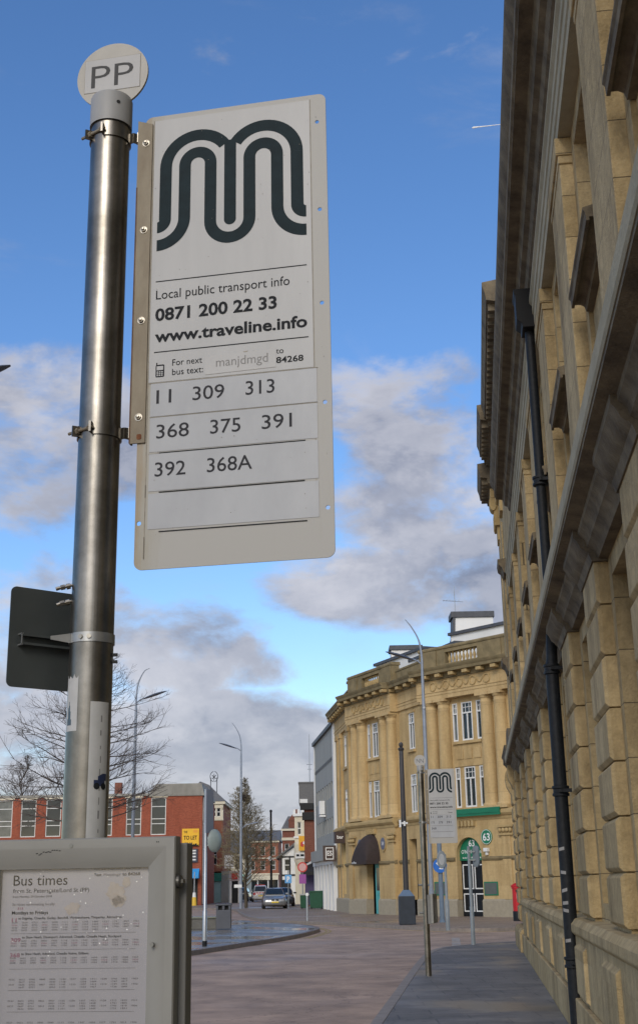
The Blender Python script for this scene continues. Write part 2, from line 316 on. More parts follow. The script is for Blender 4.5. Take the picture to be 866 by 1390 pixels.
def plate(outline, holes, thick, name, mat, parent, loc=None):
    """flat plate in (x,z) with drilled holes, front at y=0"""
    cu = bpy.data.curves.new('p', 'CURVE'); cu.dimensions = '2D'; cu.fill_mode = 'BOTH'; cu.extrude = thick / 2
    for pts in [outline] + holes:
        sp = cu.splines.new('POLY'); sp.points.add(len(pts) - 1); sp.use_cyclic_u = True
        for q, p in zip(sp.points, pts): q.co = (p[0], p[1], 0, 1)
    ob = bpy.data.objects.new('p', cu); me = bpy.data.meshes.new_from_object(ob)
    m = MB(); m.add([(v.co.x, thick / 2 - v.co.z, v.co.y) for v in me.vertices], [tuple(p.vertices) for p in me.polygons])
    bpy.data.objects.remove(ob); bpy.data.meshes.remove(me); bpy.data.curves.remove(cu)
    return m.build(name, mat, parent, loc=loc)
def circ(cx, cz, r, n=16): return [(cx + r * math.cos(2 * math.pi * i / n), cz + r * math.sin(2 * math.pi * i / n)) for i in range(n)]
def rrect(x0, x1, z0, z1, r, n=6):
    pts = []
    for cx, cz, a in ((x1 - r, z1 - r, 0), (x0 + r, z1 - r, 90), (x0 + r, z0 + r, 180), (x1 - r, z0 + r, 270)):
        pts += [(cx + r * math.cos(R(a + 90 * i / n)), cz + r * math.sin(R(a + 90 * i / n))) for i in range(n + 1)]
    return pts
def tag(o, label, cat=None, group=None, kind=None):
    if label: o['label'] = label
    if cat: o['category'] = cat
    if group: o['group'] = group
    if kind: o['kind'] = kind
    return o
def thing(name, label, cat, loc=(0, 0, 0), rz=0, group=None):
    o = bpy.data.objects.new(name, None); COL.objects.link(o); o.location = loc; o.rotation_euler = (0, 0, rz)
    o.empty_display_size = .3
    return tag(o, label, cat, group)
def structure(o): o['kind'] = 'structure'; return o
def copy_tree(o, parent=None):
    c = o.copy(); COL.objects.link(c); c.parent = parent
    for ch in [q for q in COL.objects if q.parent == o]: copy_tree(ch, c)
    return c

# ------------------------------------------------------------------ ground
WA = R(6.468)
def wl(s, n): return (s * math.sin(WA) + n * math.cos(WA), s * math.cos(WA) - n * math.sin(WA))
tarmac = wet('red_brown_tarmac', (.35, .235, .165), (.47, .335, .24), .7, .5, .11, (.48, .66), bump=.5, wear=.38)
flags_near = wet('dark_pavement', (.125, .115, .104), (.215, .198, .18), .6, .3, .3, (.45, .62), (.9, .6), .4, wear=.3)
flags_plaza = wet('wet_plaza_paving', (.13, .12, .11), (.22, .20, .18), .48, .13, .30, (.42, .56), (.40, .20), .3)
flags_bank = wet('brown_paving', (.265, .20, .15), (.375, .29, .22), .62, .22, .13, (.52, .68), (.40, .20), .4, wear=.25)
kerb_stone = mk('kerb_granite', (.19, .16, .135), .6, scale=5, col2=(.30, .255, .215))
kerb_brown = mk('kerb_brown', (.12, .085, .06), .55, scale=5, col2=(.20, .15, .115))
bm_ = MB(); bm_.quad((-900, -300, -.12), (900, -300, -.12), (900, 1500, -.12), (-900, 1500, -.12))
structure(bm_.build('road', tarmac))
def smooth_line(pts, k=6):
    out = []
    P = [Vector((*p, 0)) for p in pts]
    for i in range(len(P) - 1):
        a = P[max(i - 1, 0)]; b = P[i]; c = P[i + 1]; d = P[min(i + 2, len(P) - 1)]
        for j in range(k):
            t = j / k
            q = .5 * ((2 * b) + (c - a) * t + (2 * a - 5 * b + 4 * c - d) * t * t + (3 * b - a - 3 * c + d) * t ** 3)
            out.append((q.x, q.y))
    out.append(pts[-1]); return out
def strip(line, off0, off1, z0, z1, name, mat):
    """ribbon along a line between two sideways offsets"""
    m = MB(); n = len(line); vs = []
    for i, p in enumerate(line):
        a = Vector((*line[max(i - 1, 0)], 0)); b = Vector((*line[min(i + 1, n - 1)], 0)); d = (b - a).normalized(); nn = Vector((-d.y, d.x, 0)); q = Vector((*p, 0))
        for off, z in ((off0, z0), (off0, z1), (off1, z1), (off1, z0)): r_ = q + nn * off; vs.append((r_.x, r_.y, z))
    fs = [(4 * i + j, 4 * i + (j + 1) % 4, 4 * i + 4 + (j + 1) % 4, 4 * i + 4 + j) for i in range(n - 1) for j in range(4)]
    fs += [(0, 1, 2, 3), (4 * n - 4, 4 * n - 3, 4 * n - 2, 4 * n - 1)]
    return structure(m.add(vs, fs).build(name, mat))
def pavement(line, rest, name, mat):
    structure(MB().flat(list(line) + rest, -.30, 0).build(name, mat))
near_line = [wl(s, -1.25) for s in (-12, 0, 10, 20, 28)] + [wl(32, -1.22), wl(34, -1.12), wl(36, -.85), wl(37.4, -.1), wl(38.7, 1.0), wl(39.6, 2.6), wl(40.1, 6), wl(40.2, 14), wl(40.3, 40)]
near_line = smooth_line(near_line)
pavement(near_line, [wl(-12, 40)], 'pavement', flags_near)
strip(near_line, .002, .15, -.2, .005, 'kerb', kerb_stone)
plaza_line = smooth_line([(-40, 8), (-18, 14), (-10, 20), (-6.2, 29), (-3.9, 36.0), (-2.6, 41), (-1.8, 43.8), (-1.1, 47), (-.7, 49.8), (-.45, 52.4), (-.6, 55), (-1.1, 57.8), (-2.0, 60.6), (-3.7, 64.9), (-5.5, 69.9), (-8.5, 75), (-16, 84), (-40, 100)])
pavement(plaza_line, [(-90, 100), (-90, 8)], 'plaza', flags_plaza)
strip(plaza_line, -.16, -.002, -.2, .005, 'kerb', kerb_brown)
bank_line = smooth_line([(60, 56), (20, 52.5), (8, 50.2), (6.0, 49.6), (4.9, 50), (4.2, 51.2), (3.4, 52.8), (2.7, 54.8), (1.7, 57), (.5, 60.2), (-1.0, 63.3), (-2.3, 66), (-3.6, 71), (-4.6, 78), (-5.7, 89), (-6.4, 96), (-7.6, 102), (-9.4, 106), (-13, 110), (-24, 116), (-60, 122)])
pavement(bank_line, [(-60, 420), (120, 420), (120, 56)], 'street_paving', flags_bank)
strip(bank_line, .002, .16, -.2, .005, 'kerb', kerb_stone)
strip([p for p in bank_line if -3.4 < p[0] < 7.5 and p[1] < 72], .38, .45, -.119, -.114, 'road_marking', yellow_line)
strip([p for p in plaza_line if p[0] > -1.3 and 45.5 < p[1] < 58], -.46, -.38, -.119, -.114, 'road_marking', yellow_line)
strip([p for p in plaza_line if p[0] > -1.3 and 45.5 < p[1] < 58], -.62, -.54, -.119, -.114, 'road_marking', yellow_line)
for k in range(6):                                                   # give-way dashes across the side street mouth
    a = wl(39.4 + .95 * k, -.72 - .02 * k); MBd = MB()
    c, s_ = math.cos(-WA), math.sin(-WA)
    MBd.flat([(a[0] + x * c - y * s_, a[1] + x * s_ + y * c) for x, y in ((-.12, 0), (.14, 0), (.14, .55), (-.12, .55))], -.119, -.114)
    structure(MBd.build('road_marking', white_line))

# ------------------------------------------------------------------ stone building along the pavement (local x = out from the kerb side, y = along the wall)
rb = thing('stone_building', 'tall soot-stained stone building with rusticated piers and deep cornice along the pavement', 'building', (0, 0, 0), -WA)
TW = lambda s, o, z: (o, s, z)
PIT, P0 = 3.17, 7.38
m = MB()
m.box(1.52, 15, -4, 36.6, 0, 9.6)                                     # body behind the windows
structure_wall = m.build('wall_core', stone_grey, rb)
wall = MB(); gl = []
ks = list(range(-3, 8))
for k in ks:
    a = P0 + PIT * k; b = a + 1.12; c = a + PIT                       # pier a..b, bay b..c
    wall.box(1.22, 1.52, a, b, 1.2, 8.6)
    for (z0, z1, w0, w1) in ((1.2, 4.45, 1.42, 4.02), (4.45, 8.6, 4.95, 8.05)):
        s0, s1 = b + .22, c - .22
        wall.box(1.22, 1.52, b, s0, z0, z1); wall.box(1.22, 1.52, s1, c, z0, z1)
        wall.box(1.222, 1.52, s0, s1, z0, w0); wall.box(1.222, 1.52, s0, s1, w1, z1)
        if z0 > 2: wall.box(1.26, 1.52, s0, s1, 6.02, 6.6)
wall.build('wall', stone_grey, rb)
m = MB()
for (z0, z1, o) in ((0, .42, .99), (.42, 1.06, 1.04)): m.box(o, 1.5, -4, 33.0, z0, z1)
m.run([(1.5, 1.06), (1.04, 1.06), (1.0, 1.10), (1.0, 1.18), (1.05, 1.24), (1.5, 1.26)], -4, 33.0, TW)
m.build('plinth', stone_block, rb, bevel=.012)
def block(m, o0, o1, s0, s1, z0, z1, c=.05):
    """stone with chamfered margins; o0 face, o1 back"""
    m.add([(o0, s0 + c * .4, z0 + c), (o0, s1 - c * .4, z0 + c), (o0, s1 - c * .4, z1 - c), (o0, s0 + c * .4, z1 - c),
           (o0 + c, s0, z0), (o0 + c, s1, z0), (o0 + c, s1, z1), (o0 + c, s0, z1), (o1, s0, z0), (o1, s1, z0), (o1, s1, z1), (o1, s0, z1)],
          [(0, 1, 2, 3), (0, 4, 5, 1), (1, 5, 6, 2), (2, 6, 7, 3), (3, 7, 4, 0), (4, 8, 9, 5), (5, 9, 10, 6), (6, 10, 11, 7), (7, 11, 8, 4), (8, 11, 10, 9)])
for k in ks:
    a = P0 + PIT * k; b = a + 1.12
    m = MB()
    block(m, 1.0, 1.5, a - .03, b + .03, .45, 1.0, .045)
    z = 1.27
    for i in range(7):
        block(m, 1.10, 1.26, a, b, z + .006, z + .419, .032); z += .425
    m.box(1.155, 1.26, a + .035, b - .035, 1.2, z)
    m.box(1.12, 1.26, a + .02, b - .02, z + .01, 4.30)
    m.build('pier', stone_block, rb, bevel=.006)
    m = MB()
    m.box(1.10, 1.26, a, b, 4.72, 8.02); m.box(1.085, 1.27, a - .02, b + .02, 4.70, 4.92)
    m.box(1.09, 1.27, a - .02, b + .02, 7.98, 8.06); m.box(1.07, 1.27, a - .035, b + .035, 8.06, 8.24)
    m.build('pilaster', stone_grey, rb, bevel=.008)
    c = a + PIT; s0, s1 = b + .22, c - .22
    for (w0, w1) in ((1.42, 4.02), (4.95, 6.02), (6.6, 8.05)):
        m = MB(); o0, o1 = 1.43, 1.485
        m.box(o0, o1, s0, s0 + .07, w0, w1); m.box(o0, o1, s1 - .07, s1, w0, w1); m.box(o0 + .003, o1, s0, s1, w0, w0 + .08); m.box(o0 + .003, o1, s0, s1, w1 - .08, w1)
        m.box(o0 + .005, o1, (s0 + s1) / 2 - .03, (s0 + s1) / 2 + .03, w0, w1); m.box(o0 - .01, o1, s0, s1, w0 + (w1 - w0) * .6, w0 + (w1 - w0) * .6 + .06)
        f = m.build('window', white_paint, rb)
        MB().quad((1.47, s0, w0), (1.47, s1, w0), (1.47, s1, w1), (1.47, s0, w1)).build('pane', glass, f)
    m = MB()                                                          # moulded hood between the two upper lights
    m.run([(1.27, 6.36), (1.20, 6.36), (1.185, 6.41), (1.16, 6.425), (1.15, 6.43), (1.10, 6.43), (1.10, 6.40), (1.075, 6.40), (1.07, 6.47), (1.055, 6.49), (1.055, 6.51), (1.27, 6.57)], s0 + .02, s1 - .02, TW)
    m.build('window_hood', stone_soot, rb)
    m = MB(); m.run([(1.27, 4.80), (1.10, 4.80), (1.08, 4.9), (1.27, 4.95)], s0 - .03, s1 + .03, TW); m.build('sill', stone_grey, rb)
# string course between the storeys: sooty bed mould and soffit, pale weathered fascia above
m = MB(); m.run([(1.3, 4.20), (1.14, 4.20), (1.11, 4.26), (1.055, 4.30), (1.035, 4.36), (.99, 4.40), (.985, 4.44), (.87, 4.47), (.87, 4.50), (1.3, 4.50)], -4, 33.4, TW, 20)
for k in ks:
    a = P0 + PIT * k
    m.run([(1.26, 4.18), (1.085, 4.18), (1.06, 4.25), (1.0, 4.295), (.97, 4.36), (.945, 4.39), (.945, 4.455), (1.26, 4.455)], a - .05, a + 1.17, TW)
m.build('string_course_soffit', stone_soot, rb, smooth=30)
m = MB(); m.run([(1.3, 4.505), (.862, 4.505), (.85, 4.53), (.85, 4.66), (.872, 4.69), (1.14, 4.745), (1.3, 4.75)], -4, 33.4, TW, 30); m.build('string_course', stone_lip, rb)
# entablature: pale fasciae, then the blackened cornice
m = MB(); m.run([(1.5, 8.245), (1.10, 8.245), (1.10, 8.37), (1.085, 8.385), (1.085, 8.52), (1.07, 8.535), (1.07, 8.64), (1.04, 8.68), (1.04, 8.72), (1.5, 8.72)], -4, 30, TW, 20); m.build('architrave', stone_lip, rb)
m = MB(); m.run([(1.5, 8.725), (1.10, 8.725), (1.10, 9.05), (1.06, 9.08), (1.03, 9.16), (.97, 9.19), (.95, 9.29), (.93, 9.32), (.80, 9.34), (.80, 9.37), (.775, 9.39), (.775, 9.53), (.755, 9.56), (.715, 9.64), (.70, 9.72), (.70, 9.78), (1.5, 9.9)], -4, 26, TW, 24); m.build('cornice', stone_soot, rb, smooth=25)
MB().box(1.5, 15, -4, 26, 9.6, 9.86).build('roof', lead, rb)
# taller end pavilion with attic
m = MB(); m.box(1.16, 15, 24.2, 36.6, 8.73, 12.4)
m.box(1.2, 1.6, 33.2, 36.6, 4.45, 8.8); m.build('attic_wall', stone_grey, rb)
def attic(o_out, s0, s1, z0=12.38, nm='attic_cornice'):
    m = MB(); d = o_out
    m.run([(1.6, z0), (1.12, z0), (1.10, z0 + .2), (d + .28, z0 + .28), (d + .26, z0 + .42), (d + .07, z0 + .46), (d + .05, z0 + .62), (d, z0 + .78), (d, z0 + .86), (1.6, z0 + 1.0)], s0, s1, TW)
    q = s0 + .15
    while q < s1 - .2:
        m.box(d + .10, d + .3, q, q + .17, z0 + .28, z0 + .44); q += .36
    m.build(nm, stone_soot, rb, smooth=25)
attic(.73, 24.1, 31.2, 12.62); attic(.62, 31.205, 34.3, 12.60); attic(.75, 34.305, 34.9, 12.58); attic(.61, 34.905, 37.3, 12.2)
MB().box(1.1, 15, 24.2, 37.0, 12.4, 13.62).build('attic_parapet', stone_soot, rb)
for s0 in (32.2, 35.2):                                              # carved capitals under the attic cornice
    m = MB()
    m.box(1.02, 1.3, s0, s0 + 1.0, 11.3, 12.3); m.box(.93, 1.3, s0 - .06, s0 + 1.06, 12.1, 12.38)
    m.lathe([(.22, -.08), (.22, .08)], 0, 0, 14, lambda x, y, z, s0=s0: (1.0 + x * .5, s0 + .2 + z * 3, 11.95 + y)); m.box(1.08, 1.3, s0 + .1, s0 + .9, 10.9, 11.3)
    for q in range(5): m.box(1.0, 1.1, s0 + .08 + q * .18, s0 + .17 + q * .18, 11.32, 11.7)
    m.build('capital', stone_carved, rb, bevel=.01)
m = MB()
for s0 in (33.4, 35.2):
    m.box(1.12, 1.3, s0, s0 + 1.1, 4.75, 10.9)
m.box(1.14, 1.3, 33.3, 36.6, 4.72, 5.1); m.build('pilaster', stone_grey, rb, bevel=.01)
for z0 in (9.3, 7.0):
    m = MB(); m.run([(1.3, z0), (1.1, z0), (1.05, z0 + .15), (.97, z0 + .22), (.95, z0 + .36), (1.3, z0 + .4)], 32.6 if z0 > 9 else 34.3, 33.6 if z0 > 9 else 35.3, TW); m.build('window_hood', stone_soot, rb)
m = MB(); m.box(1.16, 1.6, 33.0, 36.8, 0, 4.45)
z = .62
for i in range(9):
    block(m, 1.06, 1.4, 32.9, 34.3, z, z + .415, .05); block(m, 1.04, 1.4, 35.6, 36.95, z, z + .415, .05); z += .425
m.run([(1.6, 0), (.94, 0), (.94, .42), (.99, .52), (1.6, .6)], 32.8, 37.05, TW)
m.build('pavilion_base', stone_block, rb, bevel=.008)
m = MB()                                                             # scrolled console and pediment of the end doorway
prof = [(1.3, 3.55), (1.16, 3.55), (1.1, 3.75), (1.0, 3.95), (.92, 4.1), (.885, 4.3), (.91, 4.47), (.98, 4.58), (1.3, 4.6)]
for s0 in (33.5, 35.9): MB().run(prof, s0, s0 + .5, TW).build('console', stone_block, rb, smooth=40)
m = MB(); m.run([(1.4, 4.6), (1.0, 4.6), (.93, 4.7), (.88, 4.74), (.88, 4.86), (.84, 4.95), (1.4, 5.05)], 33.3, 36.7, TW)
m.prism([(33.3, 5.0), (36.7, 5.0), (35.6, 5.5), (35.0, 5.55), (34.4, 5.5)], .98, 1.3, lambda x, y, z: (y, x, z)); m.build('door_pediment', stone_soot, rb, bevel=.01)
m = MB(); m.box(1.14, 1.2, 34.5, 35.5, .02, 3.3); m.box(1.1, 1.2, 34.75, 34.8, .1, 3.2); m.build('door', black_paint, rb)
# cast-iron downpipe
ps, pn = 15.2, 1.0
m = MB(); m.tube([(pn + .03, ps, 8.5), (pn + .03, ps, 4.6), (pn + .01, ps, 4.15), (pn, ps, 4.05), (pn, ps, .02)], [.060, .060, .066, .076, .078], 18)
dp = m.build('downpipe', black_paint, rb, smooth=40)
m = MB()
hp = [(-.085, 8.36), (.085, 8.36), (.09, 8.42), (.145, 8.47), (.145, 8.82), (.16, 8.84), (.16, 8.90), (-.16, 8.90), (-.16, 8.84), (-.145, 8.82), (-.145, 8.47), (-.09, 8.42)]
m.prism([(x * 1.12, z) for x, z in hp], ps - .18, ps + .18, lambda x, y, z: (pn + .03 + x, y, z)); m.build('hopper', mk('hopper_black', (.008, .008, .009), .6, spec=.2), dp, bevel=.008)
for z in (6.35, 4.02, 2.62, .78):
    x = pn + (.03 if z > 4.2 else 0)
    m = MB(); m.lathe([(.079, z - .06), (.098, z - .055), (.098, z - .03), (.086, z - .02), (.086, z + .02), (.098, z + .03), (.098, z + .055), (.079, z + .06)], x, ps, 18)
    m.box(x, x + .22, ps - .13, ps - .10, z - .02, z + .02); m.box(x - .02, x + .02, ps - .13, ps + .13, z - .018, z + .018); m.build('pipe_collar', black_paint, dp, smooth=40)
m = MB()
for (z, t) in ((1.95, .3), (1.72, -.2), (1.5, .4), (1.38, .1), (1.32, -.3), (.98, .2)):
    m.add([(pn - .0792 * math.cos(a), ps - .0792 * math.sin(a), z + dz + t * a * .05) for dz in (0, .035) for a in (.5, .8, 1.1, 1.4)], [(i, i + 1, i + 5, i + 4) for i in range(3)])
m.build('paint_scuff', mk('scuffed_paint', (.28, .27, .26), .7, var=.2), dp)

# ------------------------------------------------------------------ golden sandstone bank on the far corner: four facade runs that turn round the corner
BK = Vector((5.0, 69.0, 0))
bank = thing('sandstone_bank', 'golden sandstone corner building with paired columns, balustrades and white chimneys', 'building', BK)
def seg(p0, e):
    e = Vector((*e, 0)).normalized(); p0 = Vector((*p0, 0)) - BK; o = Vector((-e.y, e.x, 0))
    def T(s, q, z): v = p0 + e * s + o * q; return (v.x, v.y, z)
    return T
SA = seg((9.87, 63.16), (-.65, .76)); SB = seg((5.35, 68.45), (-.342, .94)); SC = seg((4.5, 70.96), (-.40, .9165)); SD = seg((1.74, 77.3), (-.111, .994))
def bx(m, T, s0, s1, o0, o1, z0, z1):
    return m.add([T(*p) for p in ((s0, o0, z0), (s1, o0, z0), (s1, o1, z0), (s0, o1, z0), (s0, o0, z1), (s1, o0, z1), (s1, o1, z1), (s0, o1, z1))],
                 [(0, 3, 2, 1), (4, 5, 6, 7), (0, 1, 5, 4), (1, 2, 6, 5), (2, 3, 7, 6), (3, 0, 4, 7)])
def wall_with(m, T, s0, s1, z0, z1, o0, o1, holes):
    ss = sorted({min(max(q, s0), s1) for q in (s0, s1, *[h[0] for h in holes], *[h[1] for h in holes])}); zz = sorted({min(max(q, z0), z1) for q in (z0, z1, *[h[2] for h in holes], *[h[3] for h in holes])})
    for a, b in zip(ss, ss[1:]):
        run = None
        for c, d in zip(zz, zz[1:]):
            hit = any(h[0] <= (a + b) / 2 <= h[1] and h[2] <= (c + d) / 2 <= h[3] for h in holes)
            if hit:
                if run: bx(m, T, a, b, o0, o1, *run); run = None
            else: run = (run[0] if run else c, d)
        if run: bx(m, T, a, b, o0, o1, *run)
def arch_fill(m, T, sc, r, zs, ztop, o0, o1, n=14):
    """stone between a half-round arch head and the square opening round it"""
    for sg in (-1, 1):
        pts = [(sc + sg * r, zs)] + [(sc + sg * r * math.cos(math.pi / 2 * i / n), zs + r * math.sin(math.pi / 2 * i / n)) for i in range(1, n + 1)] + [(sc, ztop), (sc + sg * r, ztop)]
        k = len(pts)
        m.add([T(p[0], o0, p[1]) for p in pts] + [T(p[0], o1, p[1]) for p in pts], [tuple(range(k)), tuple(range(k, 2 * k))] + [(i, (i + 1) % k, k + (i + 1) % k, k + i) for i in range(k)])
def bank_window(T, s0, s1, z0, z1, o, wide, par=None, mat=None, nm='window'):
    par = par or bank
    m = MB(); w = .075
    bx(m, T, s0, s0 + w, o, o + .09, z0, z1); bx(m, T, s1 - w, s1, o, o + .09, z0, z1)
    bx(m, T, s0, s1, o, o + .088, z0, z0 + .08); bx(m, T, s0, s1, o, o + .088, z1 - .06, z1)
    zt = z0 + (z1 - z0) * .70; bx(m, T, s0, s1, o - .01, o + .10, zt, zt + .07)
    if wide: bx(m, T, (s0 + s1) / 2 - .035, (s0 + s1) / 2 + .035, o, o + .08, z0, zt)
    nb = 3 if wide else 1
    for q in range(1, nb + (0 if wide else 1)):
        c = s0 + (s1 - s0) * q / (nb if wide else 2); bx(m, T, c - .012, c + .012, o + .01, o + .06, zt, z1)
    bx(m, T, s0, s1, o + .01, o + .058, (zt + z1) / 2 + .02, (zt + z1) / 2 + .045)
    f = m.build(nm, mat or white_paint, par)
    mm = MB(); mm.add([T(s0, o + .03, z0), T(s1, o + .03, z0), T(s1, o + .03, z1), T(s0, o + .03, z1)], [(0, 1, 2, 3)]); mm.build('pane', glass if random.random() < .65 else glass_pale, f)
def bank_column(T, s, o=.10, z0=5.06, z1=10.78):
    H = z1 - z0
    m = MB(); bx(m, T, s - .45, s + .45, -.2, o + .45, z0, z0 + .14)
    pr = [(.44, z0 + .14), (.45, z0 + .19), (.43, z0 + .24), (.385, z0 + .27), (.375, z0 + .32)] + [(.37 - .055 * (i / 8) ** 1.7, z0 + .34 + (H - .85) * i / 8) for i in range(9)]
    pr += [(.33, z1 - .48), (.33, z1 - .44), (.318, z1 - .42), (.318, z1 - .30), (.36, z1 - .26), (.40, z1 - .18), (.40, z1 - .15)]
    m.lathe(pr, 0, 0, 22, lambda x, y, z: T(s + x, o + y, z))
    bx(m, T, s - .43, s + .43, -.2, o + .43, z1 - .15, z1)
    m.build('column', stone_gold_plain, bank, smooth=35)
core = MB()
for T, s0, s1 in ((SA, -7, 7.0), (SB, -.2, 3.8), (SC, .9, 7.0), (SD, -.1, 7.8)): bx(core, T, s0, s1, -1.2, -.42, 0, 12.3)
core.build('dark_interior', black_matt, bank)
tri = lambda c: [(c - 1.02, c - .66), (c - .38, c + .38), (c + .66, c + 1.02)]
UP, LO = (8.55, 10.5), (5.22, 7.22)
m = MB(); CA = 3.83; gf = MB(); pl = MB()
for T, s0, s1, c, ox in ((SA, -7, 6.95, CA, 0), (SC, .95, 6.95, CA, 0)):
    hs_ = [(a, b, *z) for a, b in tri(c) for z in (UP, LO)]
    wall_with(m, T, s0, s1, 4.8, 12.3, -.42, 0, hs_)
    for z0, z1 in (UP, LO):
        for i, (a, b) in enumerate(tri(c)): bank_window(T, a, b, z0, z1, -.10, i == 1)
    for z0 in (UP[0], LO[0]): bx(m, T, c - 1.0, c + 1.0, .002, .12, z0 - .16, z0 - .02)
    for q in (-1, 0, 1): bx(m, T, c + q * .62 - .24, c + q * .62 + .24, .002, .035, 7.62, 8.12)
    bx(m, T, c - .98, c + .98, -.02, .05, 7.25, 7.38)
m.build('upper_wall', stone_gold, bank)
m = MB(); wall_with(m, SB, -.2, 3.85, 4.8, 12.3, -.42, -.08, [(1.45, 2.2, *UP), (1.45, 2.2, *LO)])
for z0, z1 in (UP, LO):
    bank_window(SB, 1.45, 2.2, z0, z1, -.18, True); bx(m, SB, 1.35, 2.3, -.078, .06, z0 - .16, z0 - .02)
bx(m, SB, 1.32, 2.33, -.078, -.03, UP[1], UP[1] + .12)
m.build('upper_wall', stone_gold, bank); m = MB()
hd = [(2.2, 3.05, *UP), (3.35, 4.2, *UP), (2.2, 3.05, *LO), (3.35, 4.2, *LO)]
wall_with(m, SD, -.1, 7.75, 4.8, 12.3, -.42, -.02, hd)
for h in hd: bank_window(SD, *h, -.12, True)
for z0 in (UP[0], LO[0]): bx(m, SD, 2.05, 4.35, -.018, .12, z0 - .16, z0 - .02)
for s0 in (1.0, 5.0, 6.6): bx(m, SD, s0, s0 + .75, -.018, .16, 5.05, 10.5); bx(m, SD, s0 - .06, s0 + .81, -.018, .22, 10.5, 10.78)
m.build('upper_wall', stone_gold, bank)
for T in (SA, SC):
    for s in (1.42, 2.33, 5.33, 6.24): bank_column(T, s)
bank_column(SA, -1.5); bank_column(SA, -2.4)
# ground storey
m = MB()
wall_with(m, SA, -7, 6.95, .78, 4.8, .0, .38, [(2.98, 4.68, .78, 3.75)]); arch_fill(m, SA, CA, .85, 2.9, 3.75, .0, .38)
wall_with(m, SC, .95, 6.95, .78, 4.8, .0, .38, [(3.05, 4.61, .78, 3.7)]); arch_fill(m, SC, CA, .78, 2.92, 3.7, .0, .38)
wall_with(m, SB, -.2, 3.85, .78, 4.8, -.42, .10, [(1.35, 2.3, .78, 3.85)])
wall_with(m, SD, -.1, 7.75, .78, 4.8, -.42, .16, [(3.3, 4.5, 1.05, 4.0)])
for T, a, b, o in ((SA, -7, 6.95, .38), (SC, .95, 6.95, .38), (SD, -.1, 7.75, .16)):
    for s0 in ((1.25, 6.62) if T != SD else (.9, 5.0, 6.6)): bx(m, T, s0 - .25, s0 + .3, o, o + .07, .80, 4.25)
m.build('ground_storey_wall', stone_gold, bank)
for T, parts_, o in ((SA, ((-7, 2.98), (4.68, 6.95)), .38), (SC, ((.95, 3.05), (4.61, 6.95)), .38), (SB, ((-.2, 1.35), (2.3, 3.85)), .10), (SD, ((-.1, 7.75),), .16)):
    for a, b in parts_: m = MB(); bx(m, T, a, b, -.0, o + .1, -.1, .74); m.run([(-.0, .74), (o + .1, .74), (o + .02, .82), (.0, .82)], a, b, T); m.build('plinth', granite, bank)
m = MB()
for T, parts_, o in ((SA, ((-7, 2.9), (4.76, 6.97)), .38), (SC, ((.93, 2.95), (4.71, 6.97)), .38), (SB, ((-.1, 1.3), (2.35, 3.8)), .10), (SD, ((0, 3.2), (4.6, 7.8)), .16)):
    for a, b in parts_: MB().run([(o - .1, 2.62), (o + .05, 2.62), (o + .10, 2.7), (o + .10, 2.78), (o - .1, 2.84)], a, b, T).build('band_course', stone_dark, bank)
m = MB()
for T, a, b, o in ((SA, -7, 7.05, .38), (SC, .85, 7.1, .38), (SB, -.1, 3.7, .10), (SD, .0, 7.85, .16)):
    m.run([(o - .1, 4.55), (o + .03, 4.55), (o + .06, 4.68), (o + .12, 4.72), (o + .20, 4.82), (o + .20, 4.93), (o + .05, 5.05), (-.1, 5.06)], a, b, T)
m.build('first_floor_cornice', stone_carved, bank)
m = MB()                                                             # small brackets and carved swags under the first-floor cornice
for T in (SA, SC):
    m = MB()
    for q in range(5): bx(m, T, CA - .55 + q * .24, CA - .42 + q * .24, .38, .55, 4.28, 4.54)
    m.build('bracket_row', stone_carved, bank)
    for s0 in (1.25, 6.4):
        m = MB()
        for q in range(4): m.lathe([(.0, .0), (.09, .03), (.11, .08), (.06, .13), (0, .14)], 0, 0, 8, lambda x, y, z, q=q, s0=s0, T=T: T(s0 - .33 + q * .22 + x, .45 + z, 4.0 + y))
        bx(m, T, s0 - .5, s0 + .5, .45, .55, 4.14, 4.24); bx(m, T, s0 - .45, s0 + .45, .45, .52, 3.76, 3.85)
        m.build('carved_swag', stone_carved, bank)
# entablature
def entab(m, md, T, a, b, o, ends=0):
    m.run([(-.1, 10.78), (o, 10.78), (o, 10.98), (o + .025, 11.0), (o + .025, 11.12), (o + .06, 11.16), (o, 11.2), (o, 11.72), (o + .05, 11.78), (-.1, 11.8)], a, b, T)
    md.run([(-.1, 11.8), (o + .07, 11.8), (o + .10, 11.9), (o + .14, 12.04), (o + .50, 12.06), (o + .52, 12.2), (o + .60, 12.3), (o + .62, 12.38), (-.1, 12.46)], a - .0, b + .0, T)
fr = MB(); cn = MB()
for T, a, b, o in ((SA, -7, 7.0, .44), (SB, -.25, 3.9, .02), (SC, .9, 7.0, .44), (SD, -.1, 8.0, .12)): entab(fr, cn, T, a, b, o)
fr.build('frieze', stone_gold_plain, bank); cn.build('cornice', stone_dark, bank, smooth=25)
m = MB()
for T, a, b, o in ((SA, 1.1, 6.95, .44), (SB, .3, 3.6, .02), (SC, 1.1, 6.95, .44), (SD, .5, 7.9, .12)):
    n = int((b - a) / .95)
    for q in range(n + 1):
        m = MB(); s0 = a + (b - a) * q / n; bx(m, T, s0 - .17, s0 + .17, o + .13, o + .46, 11.86, 12.03); m.build('modillion', stone_carved, bank, bevel=.02)
m = MB()
